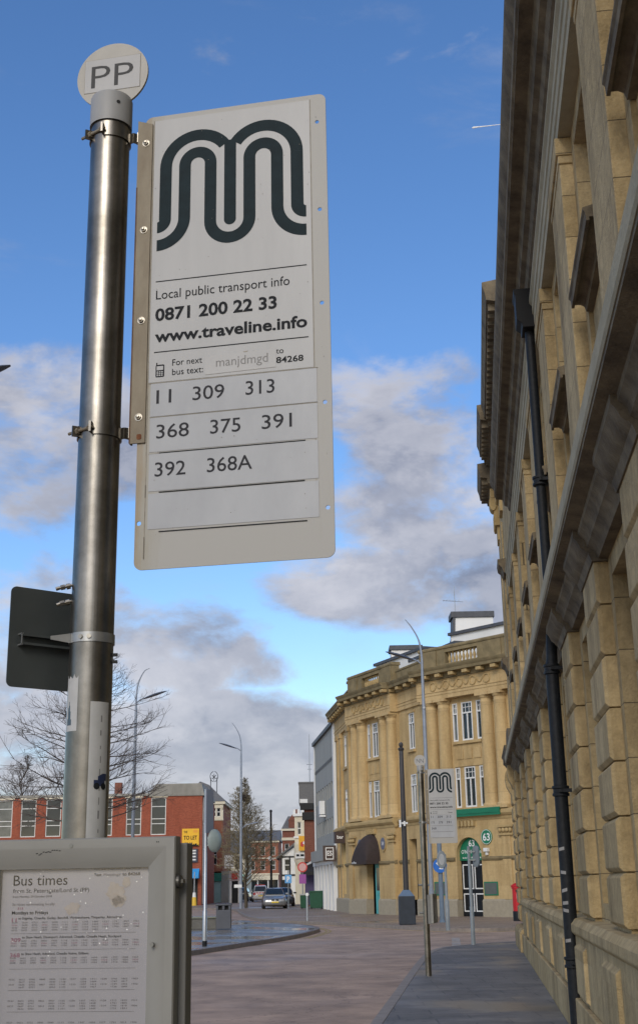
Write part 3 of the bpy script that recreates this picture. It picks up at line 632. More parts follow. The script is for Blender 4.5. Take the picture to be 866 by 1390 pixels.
for T in (SA, SC):
    for q in range(5):
        s0 = CA + (q - 2) * .95; pts = [T(s0 + .21 * math.cos(2 * math.pi * i / 18), .465, 11.46 + .21 * math.sin(2 * math.pi * i / 18)) for i in range(19)]
        m.tube(pts, .035, 6)
        if q < 4:
            pts = [T(s0 + .24 + .47 * i / 8, .465, 11.58 - .26 * math.sin(math.pi * i / 8)) for i in range(9)]; m.tube(pts, .03, 6)
m.build('frieze_wreaths', stone_carved, bank)
# parapet, balustrades
m = MB()
for T, a, b in ((SA, -7, 6.9), (SC, .95, 6.9)):
    wall_with(m, T, a, b, 12.4, 13.42, -.25, .22, [(CA - 1.15, CA + 1.15, 12.62, 13.22)])
    m.run([(-.3, 13.42), (.27, 13.42), (.29, 13.5), (.25, 13.58), (-.3, 13.6)], a - .05, b + .05, T)
    for s0 in (1.0, 5.6): bx(m, T, s0, s0 + 1.2, .22, .30, 12.45, 13.38)
wall_with(m, SB, -.2, 3.9, 12.4, 13.0, -.3, .0, []); m.run([(-.3, 13.0), (.04, 13.0), (.05, 13.1), (-.3, 13.12)], -.2, 3.9, SB)
wall_with(m, SD, -.1, 7.0, 12.4, 12.95, -.3, .02, []); bx(m, SD, .5, 1.3, -.28, .08, 12.9, 13.4); m.run([(-.3, 13.4), (.14, 13.4), (.14, 13.52), (-.3, 13.54)], .4, 1.4, SD)
m.run([(-.3, 12.95), (.08, 12.95), (.08, 13.05), (-.3, 13.07)], 1.4, 7.0, SD)
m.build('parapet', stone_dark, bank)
for T in (SA, SC):
    for q in range(9):
        s0 = CA - 1.02 + q * .255
        MB().lathe([(.07, 12.62), (.07, 12.68), (.045, 12.7), (.085, 12.84), (.075, 12.92), (.04, 13.02), (.04, 13.1), (.07, 13.15), (.07, 13.22)], 0, 0, 10, lambda x, y, z, s0=s0, T=T: T(s0 + x, y, z)).build('baluster', stone_carved, bank, smooth=40)
# roof storey set back behind the parapet, white rendered, and the chimneys
m = MB(); md = MB()
for T, a, b, z in ((SA, -7, 6.3, 14.5), (SB, -.9, 5.2, 13.9), (SC, .6, 6.9, 14.35)):
    bx(m, T, a, b, -9, -1.7, 12.3, z); bx(md, T, a - .1, b + .1, -9.1, -1.55, z, z + .16)
m.build('roof_storey', render_white, bank); md.build('roof_coping', lead, bank)
m = MB(); m.prism([(2.1, 14.2), (2.5, 14.8), (2.68, 15.3), (2.75, 16.35), (5.0, 16.35), (5.0, 14.2)], 4.2, 5.6); ch = m.build('chimney', render_white, bank)
m = MB(); m.box(2.55, 5.08, 4.1, 5.7, 16.352, 16.7); m.prism([(2.02, 14.2), (2.44, 14.85), (2.6, 15.3), (2.66, 16.352), (2.8, 16.352), (2.735, 15.3), (2.56, 14.8), (2.2, 14.2)], 4.12, 5.68); m.build('chimney_cap', lead, ch, bevel=.02)
m = MB(); m.tube([(2.9, 5, 16.7), (2.9, 5, 18.4)], .025, 6); m.tube([(2.2, 5.0, 17.55), (3.4, 5.0, 17.45)], .015, 6)
for q in range(6): m.tube([(2.25 + q * .18, 4.8, 17.55), (2.25 + q * .18, 5.2, 17.55)], .01, 5)
m.build('aerial', steel, ch)
m = MB(); m.box(-.85, .95, 7.0, 8.4, 13.9, 15.0); ch2 = m.build('chimney', render_white, bank); MB().box(-.95, 1.05, 6.9, 8.5, 15.0, 15.28).build('chimney_cap', lead, ch2, bevel=.02)
# the two round-headed doorways
m = MB(); s0, s1 = 2.98, 4.68
bx(m, SA, s0, s1, -.02, .06, .02, 2.62)
dr = m.build('door', black_paint, bank); tag(dr, 'black double door with white beading under the green fanlight')
m = MB()
for a, b in ((s0 + .1, CA - .05), (CA + .05, s1 - .1)):
    for z0, z1 in ((.22, 1.08), (1.28, 2.46)):
        for q in ((a, a + .055, z0, z1), (b - .055, b, z0, z1)): bx(m, SA, q[0], q[1], .06, .085, q[2], q[3])
        for q in ((a, b, z0, z0 + .055), (a, b, z1 - .055, z1)): bx(m, SA, q[0] + .056, q[1] - .056, .06, .085, q[2], q[3])
m.build('beading', white_paint, dr)
def fan(m, T, sc, r, zs, o0, o1, z0=None):
    z0 = zs if z0 is None else z0
    pts = [(sc - r, z0), (sc + r, z0)] + [(sc + r * math.cos(math.pi * i / 20), zs + r * math.sin(math.pi * i / 20)) for i in range(0, 21)]; k = len(pts)
    m.add([T(p[0], o0, p[1]) for p in pts] + [T(p[0], o1, p[1]) for p in pts], [tuple(range(k)), tuple(range(k, 2 * k))] + [(i, (i + 1) % k, k + (i + 1) % k, k + i) for i in range(k)])
m = MB(); fan(m, SA, CA, .845, 2.9, .10, .14, 2.64); fl = m.build('fanlight_sign', green_sign, bank)
# letters read from outside: s runs to the left, so mirror it
TXT = lambda T, sc, o: (lambda x, y, z: T(sc - x, o + .006 - y, z))
m = MB(); m.text('63', -.2, 3.32, .2, .3, 0, TXT(SA, CA, .14), .02); m.text("O'Neill Patient", -.72, 2.98, .72, .17, 0, TXT(SA, CA, .14), .01); m.text('solicitors', -.66, 2.74, .60, .09, 0, TXT(SA, CA, .14), .01)
m.build('lettering', ink_white, fl)
m = MB()
for q in range(24):
    a = 2 * math.pi * q / 24; b = 2 * math.pi * (q + 1) / 24
c63 = 2.55
m.prism(circ(0, 0, .36, 32), 0, .05, lambda x, y, z: SA(c63 + x, .38 + y, 3.72 + z * 1.0)); d63 = m.build('number_disc', green_sign, bank)
m = MB(); m.text('63', -.23, 3.55, .23, .34, 0, TXT(SA, c63, .43), .02); m.build('lettering', ink_white, d63)
m = MB()
for q in range(32):
    a, b = 2 * math.pi * q / 32, 2 * math.pi * (q + 1) / 32
    m.add([SA(c63 + r_ * math.cos(t), .434, 3.72 + r_ * math.sin(t)) for t in (a, b) for r_ in (.325, .345)], [(0, 1, 3, 2)])
m.build('rim', ink_white, d63)
m = MB(); bx(m, SA, 1.4, 4.55, .585, .67, 4.86, 5.1); bx(m, SA, 1.4, 4.55, .583, .64, 4.74, 4.858); m.build('fascia_board', green_sign, bank)
m = MB(); bx(m, SA, 2.0, 2.9, .38, .41, .98, 1.62); pq = m.build('plaque', green_sign, bank); m = MB(); bx(m, SA, 2.06, 2.84, .41, .42, 1.04, 1.56); m.build('plaque_face', mk('plaque_dark', (.10, .11, .10), .4, var=.1), pq)
m = MB(); bx(m, SA, 5.45, 6.3, .38, .41, 1.0, 1.65); pq = m.build('plaque', green_sign, bank); m = MB(); bx(m, SA, 5.51, 6.24, .41, .42, 1.06, 1.59); m.build('plaque_face', MATS['plaque_dark'], pq)
m = MB(); bx(m, SA, 2.42, 2.68, .38, .58, 3.02, 3.2); bx(m, SA, 2.48, 2.62, .40, .5, 2.86, 3.018); m.build('floodlight', white_paint, bank, bevel=.02)
m = MB(); bx(m, SC, 3.07, 3.78, .20, .27, .03, 2.75); td = m.build('door', teal_paint, bank); tag(td, 'narrow turquoise door standing half open')
m = MB(); bx(m, SC, 3.2, 3.62, .27, .282, 1.25, 2.45); m.build('pane', glass, td)
m = MB(); bx(m, SC, 3.14, 3.7, .272, .295, .25, .32); bx(m, SC, 3.14, 3.7, .272, .295, 1.0, 1.07); bx(m, SC, 3.3, 3.46, .272, .32, 1.08, 1.14); m.build('rail', teal_paint, td)
m = MB(); bx(m, SB, 1.35, 2.3, -.35, -.28, .0, 3.85); bx(m, SB, 1.45, 2.2, -.28, -.25, .1, 2.4); m.build('door', black_paint, bank)
m = MB(); bx(m, SD, 3.3, 4.5, -.2, -.1, 1.05, 4.0)
for q in ((3.3, 3.4, 1.05, 4.0), (4.4, 4.5, 1.05, 4.0), (3.4, 4.4, 1.05, 1.18), (3.4, 4.4, 2.75, 2.9), (3.4, 4.4, 3.88, 4.0)): bx(m, SD, q[0], q[1], -.1, -.03, q[2], q[3])
gw = m.build('shop_window', teal_paint, bank); m = MB(); bx(m, SD, 3.402, 4.398, -.1, -.08, 1.19, 3.87); m.build('pane', glass, gw)
# rounded brown canopy
m = MB(); n = 12; vs = []; K = 16
for i in range(n + 1):                                               # from the wall (i=0) out to the valance
    t = math.pi / 2 * i / n; pr = .86 * math.sin(t); sc_ = math.cos(t) ** .62
    for j in range(K + 1):
        a = math.pi * j / K; vs.append(SC(CA + .98 * math.cos(a) * (1 - .0 * t), .385 + pr, 2.86 + 1.42 * math.sin(a) * sc_))
m.add(vs, [(i * (K + 1) + j, i * (K + 1) + j + 1, (i + 1) * (K + 1) + j + 1, (i + 1) * (K + 1) + j) for i in range(n) for j in range(K)])
bx(m, SC, CA - .98, CA + .98, .385, 1.25, 2.66, 2.86)
aw = m.build('canopy', awning_brown, bank, smooth=50)
m = MB(); m.lathe([(.0, -.03), (.09, 0), (.0, .03)], 0, 0, 10, lambda x, y, z: SC(4.45 + x, 1.03 + z * .3, 3.28 + y))
MB().text('coffee', -.3, 2.70, .3, .12, 0, lambda x, y, z: SC(4.45 - x, 1.26 - y, z), .01).build('lettering', ink_white, aw); m.tube([SC(4.36, 1.02, 3.36), SC(4.44, 1.0, 3.5), SC(4.38, .96, 3.62)], .035, 6); m.tube([SC(4.6, 1.05, 3.18), SC(4.3, 1.05, 3.18)], .04, 6)
m.build('cup_emblem', ink_white, aw)
for s0 in (2.35, 5.35):
    m = MB(); m.prism(circ(0, 0, .34, 28), 0, .06, lambda x, y, z: SC(s0 + x, .382 + y, 3.72 + z * 1.25)); md_ = m.build('medallion', stone_carved, bank)
    m = MB(); m.prism(circ(0, 0, .26, 28), .06, .075, lambda x, y, z: SC(s0 + x, .382 + y, 3.72 + z * 1.25)); mf = m.build('medallion_face', mk('slate_blue', (.13, .14, .20), .5, var=.1), md_)
    m = MB(); m.text('58', -.13, 3.64, .13, .18, 0, TXT(SC, s0, .458), .01); m.build('lettering', ink_white, mf)
m = MB(); bx(m, SD, 3.45, 4.35, .16, .75, 4.02, 4.7); sg = m.build('box_sign', brown_sign, bank); m = MB(); m.text('bar', -.22, 4.28, .22, .2, 0, lambda x, y, z: SD(3.448 + y, .46 - x * .9, z), .02); m.build('lettering', ink_white, sg)

# ------------------------------------------------------------------ bus stops
def brushed():
    m, t, b = nodes('brushed_stainless'); L = t.links.new
    b.inputs['Metallic'].default_value = 1; b.inputs['Anisotropic'].default_value = .3
    tx = t.nodes.new('ShaderNodeTexCoord'); mp = t.nodes.new('ShaderNodeMapping'); mp.inputs['Scale'].default_value = (90, 90, 1.2); L(tx.outputs['Object'], mp.inputs[0])
    n = t.nodes.new('ShaderNodeTexNoise'); n.inputs['Scale'].default_value = 3; n.inputs['Detail'].default_value = 4; L(mp.outputs[0], n.inputs[0])
    n2 = t.nodes.new('ShaderNodeTexNoise'); n2.inputs['Scale'].default_value = 5; n2.inputs['Detail'].default_value = 8; n2.inputs['Roughness'].default_value = .7; L(tx.outputs['Object'], n2.inputs[0])
    rp = t.nodes.new('ShaderNodeValToRGB'); rp.color_ramp.elements[0].position = .35; rp.color_ramp.elements[1].position = .65
    rp.color_ramp.elements[0].color = (.15, .138, .118, 1); rp.color_ramp.elements[1].color = (.29, .27, .24, 1); L(n2.outputs[0], rp.inputs[0]); L(rp.outputs[0], b.inputs['Base Color'])
    mr = t.nodes.new('ShaderNodeMapRange'); mr.inputs[3].default_value = .23; mr.inputs[4].default_value = .42; L(n.outputs[0], mr.inputs[0]); L(mr.outputs[0], b.inputs['Roughness'])
    bp = t.nodes.new('ShaderNodeBump'); bp.inputs['Strength'].default_value = .06; bp.inputs['Distance'].default_value = .002; L(n.outputs[0], bp.inputs['Height']); L(bp.outputs[0], b.inputs['Normal'])
    return m
stainless = brushed()
def flag_panel_mat():
    m, t, b = nodes('weathered_flag_enamel'); L = t.links.new; b.inputs['Roughness'].default_value = .5
    tx = t.nodes.new('ShaderNodeTexCoord'); sp = t.nodes.new('ShaderNodeSeparateXYZ'); L(tx.outputs['Object'], sp.inputs[0])
    mp = t.nodes.new('ShaderNodeMapping'); mp.inputs['Scale'].default_value = (14, 14, 1.5); L(tx.outputs['Object'], mp.inputs[0])
    n = t.nodes.new('ShaderNodeTexNoise'); n.inputs['Scale'].default_value = 1.6; n.inputs['Detail'].default_value = 8; n.inputs['Roughness'].default_value = .65; L(mp.outputs[0], n.inputs[0])
    e = t.nodes.new('ShaderNodeMapRange'); e.inputs[1].default_value = .075; e.inputs[2].default_value = .0; e.inputs[3].default_value = -.25; e.inputs[4].default_value = .40; L(sp.outputs['X'], e.inputs[0])   # rust run under the bolts
    a = t.nodes.new('ShaderNodeMath'); a.operation = 'ADD'; L(n.outputs[0], a.inputs[0]); L(e.outputs[0], a.inputs[1])
    rp = t.nodes.new('ShaderNodeValToRGB'); cr = rp.color_ramp; cr.elements[0].position = .35; cr.elements[0].color = (.36, .35, .325, 1); cr.elements[1].position = 1.0; cr.elements[1].color = (.27, .19, .10, 1)
    q = cr.elements.new(.68); q.color = (.325, .305, .255, 1); L(a.outputs[0], rp.inputs[0]); L(rp.outputs[0], b.inputs['Base Color'])
    return m
flag_enamel = flag_panel_mat()
flag_sheet = mk('printed_vinyl_sheet', (0.339, 0.339, 0.339), .42, stretch=(1, 1, .22), scale=7, col2=(0.412, 0.412, 0.409))
strip_vinyl = mk('route_strip_vinyl', (0.312, 0.321, 0.339), .42, stretch=(1, 1, .5), scale=7, col2=(0.387, 0.397, 0.412))
slip_vinyl = mk('pasted_slip_vinyl', (0.348, 0.345, 0.341), .42, scale=5, col2=(0.417, 0.414, 0.409))
seam = mk('grimy_seam', (.30, .27, .22), .8, var=.3, scale=30)
logo_ink = mk('dark_teal_logo_ink', (.008, .019, .024), .6, var=.25, scale=25, spec=.15)
rusty = mk('rust_stained_angle', (.16, .125, .085), .65, .3, scale=12, col2=(.29, .255, .19), stretch=(1, 1, .35))
rust = mk('rust', (.16, .06, .025), .9, var=.4, scale=40)
cap_plastic = mk('grey_plastic_cap', (.30, .30, .295), .5, var=.05, scale=6)
disc_white = mk('aged_white_disc', (0.352, 0.332, 0.290), .5, scale=9, col2=(0.425, 0.406, 0.368))
def m_logo(mb, X0, Z0, k, y):
    """the two-humped letter M of double lines, in units of k, lower left corner at X0,Z0"""
    P = lambda x, z, dy=0.0: (X0 + x * k, y - dy, Z0 + z * k)
    def band(cx, cz, r0, r1, a0, a1, dy, n=20):
        vs = []
        for i in range(n + 1):
            t = R(a0 + (a1 - a0) * i / n); vs += [P(cx + r0 * math.cos(t), cz + r0 * math.sin(t), dy), P(cx + r1 * math.cos(t), cz + r1 * math.sin(t), dy)]
        mb.add(vs, [(2 * i, 2 * i + 1, 2 * i + 3, 2 * i + 2) for i in range(n)])
    def bar(x0, x1, z0, z1, dy=0.0): mb.quad(P(x0, z0, dy), P(x1, z0, dy), P(x1, z1, dy), P(x0, z1, dy))
    AZ = 266; E1 = .00012
    # outer line
    band(119, AZ, 78, 114, 180, 34, 0); band(313, AZ, 80, 116, 146, 0, E1)
    bar(5, 41, 98, AZ); bar(393, 429, 96, AZ); bar(198, 233, 75, AZ + 66, 2 * E1); band(215.5, 75, 0, 17.5, 180, 360, 2 * E1)
    band(0, 98, 6, 41, 270, 360, 0); band(436, 96, 7, 43, 180, 270, 0)
    # inner line
    band(119, AZ, 21, 56, 180, 0, 3 * E1); band(313, AZ, 23, 58, 180, 0, 3 * E1)
    bar(63, 98, 98, AZ, 3 * E1); bar(140, 175, 75, AZ, 3 * E1); bar(255, 290, 75, AZ, 3 * E1); bar(336, 371, 96, AZ, 3 * E1)
    band(215, 75, 40, 75, 180, 360, 3 * E1); band(0, 98, 63, 98, 270, 360, 3 * E1); band(436, 96, 65, 100, 180, 270, 3 * E1)
def bus_stop(loc, yaw, dz, letters, label, rows, full=True):
    root = thing('bus_stop', label, 'bus stop', loc, 0, 'bus stops along the pavement')
    z = lambda v: v + dz
    MB().lathe([(.057, 0), (.057, z(3.84))], n=56).build('pole', stainless, root, smooth=40)
    m = MB(); m.lathe([(.0585, z(3.815)), (.0625, z(3.812)), (.0625, z(3.905)), (.060, z(3.912)), (.0, z(3.914))], n=48); c = m.build('pole_cap', cap_plastic, root, smooth=40)
    a = R(-62); m = MB(); m.tube([(.060 * math.cos(a), .060 * math.sin(a), z(3.872)), (.0635 * math.cos(a), .0635 * math.sin(a), z(3.872))], .006, 10); m.build('screw', black_matt, c)
    # disc with the stop's letters
    d = MB(); d.disc(0, 0, .113, -.004, .004, 56); dd = d.build('disc', disc_white, root, loc=(0, 0, z(4.0))); dd.rotation_euler = (0, 0, yaw)
    ls = MB(); ls.box(-.088, .088, -.0052, -.0041, -.052, .062); l2 = ls.build('letter_sheet', slip_vinyl, dd)
    e = MB()
    for q in ((-.089, .089, .0622, .0634), (-.089, .089, -.0534, -.0522), (-.0895, -.0883, -.053, .063), (.0883, .0895, -.053, .063)): e.box(q[0], q[1], -.0048, -.0041, q[2], q[3])
    e.build('sheet_edge', seam, dd)
    t = MB(); t.text(letters, -.067, -.038, .067, .077, -.0056, None, -.006); t.build('lettering', mk('disc_letter_ink', (.075, .075, .075), .65, spec=.15), l2)
    # flag
    fx, fy = .110 * math.cos(yaw) , .110 * math.sin(yaw)
    holes = [circ(.519, 1.293, .006), circ(.522, 1.009, .006), circ(.523, .72, .006), circ(.526, .428, .006), circ(.528, .134, .006), circ(.011, .129, .0065)] if full else []
    fp = plate(rrect(0, .545, 0, 1.385, .022), holes, .0035, 'flag_panel', flag_enamel, root, loc=(fx, fy, z(2.45))); fp.rotation_euler = (0, 0, yaw)
    m = MB(); m.box(.029, .497, -.0009, -.0002, .532, 1.369); sh = m.build('printed_sheet', flag_sheet, fp)
    m = MB(); m_logo(m, .043, .937, .00101, -.0012); m.build('logo', logo_ink, fp)
    zr = [(.431, .528), (.328, .427), (.216, .322), (.110, .209)]
    for (a, b) in zr:
        m = MB(); m.box(.036, .505, -.0012, -.0003, a, b); m.build('route_strip', strip_vinyl, fp)
    m = MB()
    m.box(.026, .0285, -.0008, -.0002, .03, 1.37); m.box(.4978, .4995, -.0010, -.0002, .11, 1.37)
    m.box(.030, .508, -.0015, -.0004, .5285, .5305); m.box(.034, .506, -.0010, -.0003, .4285, .4298); m.box(.034, .40, -.0010, -.0003, .3225, .3235)
    m.build('sheet_edge', seam, fp)
    yy = -.0017
    for (a, b, zz) in ((.043, .482, .840), (.043, .484, .622), (.064, .471, .3238), (.066, .468, .2122), (.068, .473, .1022)): MB().box(a, b, yy, -.0004, zz - .0014, zz + .0014).build('rule', ink, fp)
    m = MB()
    m.text('Local public transport info', .045, .7845, .433, .0275, yy, None, 0.0)
    m.text('0871 200 22 33', .044, .7185, .396, .037, yy, None, .028); m.text('www.traveline.info', .044, .653, .481, .0345, yy, None, .028)
    m.text('For next', .097, .577, .183, .0185, yy); m.text('bus text:', .097, .5485, .186, .0185, yy); m.text('to', .393, .5815, .414, .0165, yy); m.text('84268', .393, .5535, .469, .0175, yy, None, .018)
    # telephone
    pi_ = MB(); pi_.prism(rrect(.049, .074, .5465, .5835, .003, 3), yy, yy + .0005); pi_.box(.0505, .0535, yy, yy + .0005, .583, .590)
    pi_.build('phone_icon', ink, fp); m.build('lettering', ink, fp)
    m = MB(); m.box(.052, .071, yy - .0004, yy - .0001, .567, .579)
    for i in range(3):
        for j in range(3): m.box(.0525 + i * .0065, .0570 + i * .0065, yy - .0004, yy - .0001, .5495 + j * .0052, .553 + j * .0052)
    m.build('phone_screen', flag_sheet, fp)
    if full:
        m = MB(); m.add([(.192, -.0014, .540), (.392, -.0014, .543), (.393, -.0014, .599), (.190, -.0014, .594)], [(0, 1, 2, 3)]); sl_ = m.build('pasted_slip', slip_vinyl, fp)
        m = MB(); m.text('manjdmgd', .223, .5605, .370, .026, -.0018); m.build('lettering', ink_dull, sl_)
        m = MB(); m.add([(.192 + x, -.00145, zz) for x, zz in ((0, .539), (.2, .542), (.2, .5426), (0, .5396))], [(0, 1, 2, 3)]); m.add([(.300, -.0017, .598), (.315, -.0017, .599), (.311, -.0017, .5955), (.303, -.0017, .5952)], [(0, 1, 2, 3)]); m.build('slip_edge', seam, sl_)
    for (a, b, zz, tx) in rows: MB().text(tx, a, zz, b, .0395, yy, None, .004).build('route_number', mk('route_ink', (.035, .035, .04), .65, spec=.15), fp)
    if full:
        rnd = random.Random(4); m = MB()
        for i in range(70):
            x, zz, r_ = rnd.uniform(.03, .53), rnd.uniform(.02, 1.36), rnd.uniform(.0005, .0014); m.prism(circ(x, zz, r_, 6), -.0020, -.0016)
        for (x, zz, l, ) in ((.027, .03, .06), (.0275, .20, .035)): m.box(x - .0012, x + .0012, -.0021, -.0003, zz, zz + l)
        m.build('dirt_speck', mk('dirt', (.20, .18, .15), .9), fp)['kind'] = 'stuff'
    # steel angle down the hanging edge, with bolts
    m = MB(); m.add([(-.022, .012, .356), (-.022, -.0055, .356), (.024, -.0055, .356), (.024, -.0005, .356), (-.017, -.0005, .356), (-.017, .012, .356)] + [(a, b, c_) for a, b, c_ in ((-.022, .012, 1.375), (-.022, -.0055, 1.375), (.024, -.0055, 1.358), (.024, -.0005, 1.358), (-.017, -.0005, 1.375), (-.017, .012, 1.375))],
                    [tuple(range(6))[::-1], tuple(range(6, 12))] + [(i, (i + 1) % 6, 6 + (i + 1) % 6, 6 + i) for i in range(6)])
    ab = m.build('angle_bracket', rusty, fp, bevel=.0008)
    for zz in (1.295, 1.008, .722, .431):
        m = MB(); TT = lambda x, y, q, zz=zz: (.0045 + x, -.0056 - q, zz + y)
        m.lathe([(.011, 0), (.011, .0016), (0.006, .0018)], n=20, T=TT); m.lathe([(.0078, .0016), (.0078, .0065), (.0062, .0072), (.0045, .0072)], n=6, T=TT); m.lathe([(.0046, .007), (.0046, .0105), (.0035, .0125), (0, .013)], n=14, T=TT)
        m.build('bolt', bright_metal, ab, smooth=30)
    MB().prism(rrect(.000, .014, .366, .382, .004, 3), -.0062, -.0054).build('rust_patch', rust, ab); MB().box(-.0225, -.0185, -.0062, .0122, .358, 1.15).build('rust_patch', mk('dull_rust', (.13, .075, .045), .9, var=.4, scale=25), ab)
    for zc in (3.775, 2.842):
        zc = z(zc)
        m = MB(); m.lathe([(.0575, zc - .017), (.0615, zc - .017), (.0615, zc + .017), (.0575, zc + .017)], n=48, a0=R(-100), a1=R(208))
        for a in (R(-100), R(-152)):
            ca, sa = math.cos(a), math.sin(a); m.add([(ca * r_ - sa * w_, sa * r_ + ca * w_, zc + h_) for r_ in (.056, .078) for w_ in (-.003, .003) for h_ in (-.015, .015)], [(0, 1, 3, 2), (4, 6, 7, 5), (0, 4, 5, 1), (2, 3, 7, 6), (0, 2, 6, 4), (1, 5, 7, 3)])
        # bent strap to the angle
        pts = [(.0605, -.006 - .03 * 0), (.070, -.012), (.079, -.006), (.086, .004), (fx - .023 + .0, fy + .006)]
        for i in range(len(pts) - 1):
            (x0, y0), (x1, y1) = pts[i], pts[i + 1]; L_ = math.hypot(x1 - x0, y1 - y0); nx, ny = -(y1 - y0) / L_ * .0025, (x1 - x0) / L_ * .0025
            m.flat([(x0 + nx, y0 + ny), (x0 - nx, y0 - ny), (x1 - nx, y1 - ny), (x1 + nx, y1 + ny)], zc - .016, zc + .016)
        cl = m.build('clamp', stainless if full else steel, root, smooth=35)
        A, B = R(-95), R(-172); m = MB(); p0 = (.071 * math.cos(A), .071 * math.sin(A), zc); p1 = (.083 * math.cos(B), .083 * math.sin(B), zc)
        m.tube([p0, p1], .0045, 10)
        for t_ in (.13, .62): q = Vector(p0).lerp(Vector(p1), t_); dq = (Vector(p1) - Vector(p0)).normalized(); m.tube([q - dq * .004, q + dq * .004], .009, 6)
        m.build('clamp_bolt', rusty, cl)
    return root
rowsPP = [(.053, .096, .468, '11'), (.157, .247, .468, '309'), (.307, .388, .469, '313'), (.055, .148, .366, '368'), (.208, .293, .366, '375'), (.352, .435, .366, '391'), (.053, .140, .257, '392'), (.200, .325, .257, '368A')]
pp = bus_stop((-.603, 3.3, 0), R(-11.68), 0, 'PP', 'nearest steel bus stop with disc lettered PP and tall white route flag', rowsPP)
# paper stuck round the pole
def pole_patch(m, a0, a1, z0, z1, r=.0574, n=8, top=None):
    vs = []
    for i in range(n + 1):
        a = R(a0 + (a1 - a0) * i / n); vs += [(r * math.cos(a), r * math.sin(a), z0), (r * math.cos(a), r * math.sin(a), z1 - (top(i / n) if top else 0))]
    m.add(vs, [(2 * i, 2 * i + 2, 2 * i + 3, 2 * i + 1) for i in range(n)]); return m
paper = mk('faded_paper', (.40, .40, .39), .7, scale=20, col2=(.47, .47, .46))
torn = MB(); pole_patch(torn, 205, 249, 2.03, 2.175, .0576, 10, lambda t: .012 * abs(math.sin(t * 9))); torn.build('torn_sticker', paper, pp)
m = MB()
for i in range(6):
    a0 = 212 + i * 3; h_ = (.012, .04, .055, .045, .03, .01)[i]; pole_patch(m, a0, a0 + 3, 2.045, 2.05 + h_, .0578, 1)
m.build('torn_hole', mk('slate_paper', (.07, .11, .14), .7), pp)
m = MB(); pole_patch(m, 283, 338, 1.70, 2.103, .0577, 10); st = m.build('paper_label', paper, pp)
m = MB()
rnd = random.Random(2)
for i in range(9):
    z0 = 1.78 + i * .034; pole_patch(m, 312 + rnd.uniform(-1, 1), 314 + rnd.uniform(0, 2), z0, z0 + rnd.uniform(.008, .024), .0579, 1)
m.build('tear', ink_dull, st)
m = MB(); pole_patch(m, 298, 330, 1.893, 1.908, .0580, 6); pole_patch(m, 309, 336, 1.907, 1.924, .0580, 6, lambda t: .014 * max(0, .5 - t)); cs = m.build('car_sticker', mk('navy_print', (.018, .028, .075), .5), pp)
m = MB()
for a in (306, 326):
    for r_, q in ((.0085, .0582), (.004, .0584)): 
        vs = [(q * math.cos(R(a) + r_ * math.cos(t) / .0577), q * math.sin(R(a) + r_ * math.cos(t) / .0577), 1.893 + r_ * math.sin(t)) for t in [2 * math.pi * i / 12 for i in range(12)]]
        m.add(vs, [tuple(range(12))])
m.build('wheel', ink, cs)
rowsNN = [(.06, .10, .468, '11'), (.18, .28, .468, '309'), (.35, .44, .469, '313'), (.06, .12, .366, '173'), (.20, .28, .366, '378'), (.35, .44, .366, '391'), (.06, .15, .257, '368')]
nn_ = bus_stop((1.86, 25.2, 0), R(-9), -.10, 'NN', 'farther steel bus stop with disc lettered NN and white route flag', rowsNN, False)

# ------------------------------------------------------------------ square sign seen from behind, clamped to the first pole
alu_dark = mk('dull_dark_aluminium', (.075, .085, .085), .42, .35, var=.18, scale=4)
alu = mk('mill_aluminium', (.36, .36, .35), .4, .8, var=.15, scale=20)
sq = thing('square_sign', 'square grey metal sign seen from behind on the nearest bus stop pole', 'sign', (-.603, 3.3, 2.265))
sq.rotation_euler = (0, 0, R(40)); sq.location = (-.815, 3.275, 2.285)
plate(rrect(0, .27, -.135, .13, .016), [], .003, 'sign_panel', alu_dark, sq)
m = MB(); m.box(.026, .25, -.020, .0, -.026, -.0235); m.box(.026, .25, -.020, .0, .0005, .003); m.box(.026, .25, -.0018, -.0012, -.0235, .0005)
m.box(.026, .25, -.0215, -.0195, -.026, -.020); m.box(.026, .25, -.0215, -.0195, -.003, .003); m.build('mounting_channel', alu_dark, sq)
m = MB(); m.box(.0258, .030, -.0222, -.0, -.0275, -.024); m.box(.0258, .030, -.0222, 0, .001, .0045); m.box(.0258, .028, -.0222, -.018, -.027, .004); m.build('channel_end', alu, sq)
mi = sq.matrix_basis.inverted()
def poleT(x, y, z): v = mi @ Vector((-.603 + x, 3.3 + y, z)); return (v.x, v.y, v.z)
m = MB(); zc = 2.270; m.lathe([(.0575, zc - .0125), (.060, zc - .0125), (.060, zc + .0125), (.0575, zc + .0125)], n=48, T=poleT)
m.add([poleT(*p) for p in ((-.050, -.034, zc - .0125), (-.098, -.050, zc - .005), (-.098, -.050, zc + .004), (-.050, -.034, zc + .0125), (-.048, -.031, zc - .0125), (-.096, -.046, zc - .005), (-.096, -.046, zc + .004), (-.048, -.031, zc + .0125))],
      [(0, 1, 2, 3), (7, 6, 5, 4), (0, 4, 5, 1), (3, 2, 6, 7), (1, 5, 6, 2)])
cb = m.build('band_clamp', alu, sq, smooth=35)
m = MB()
for a in (252, 273):
    ca, sa = math.cos(R(a)), math.sin(R(a)); m.tube([poleT(ca * .059, sa * .059, zc), poleT(ca * .064, sa * .064, zc)], .006, 8)
m.build('rivet', bright_metal, cb)
m = MB()
for zz in (2.225, 2.207): m.add([poleT(.054 + x, -.01 + y, zz + q) for x in (0, .016) for y in (0, .006) for q in (0, .008)], [(0, 1, 3, 2), (4, 6, 7, 5), (0, 4, 5, 1), (2, 3, 7, 6), (0, 2, 6, 4), (1, 5, 7, 3)])
m.build('clamp_lug', black_matt, cb)
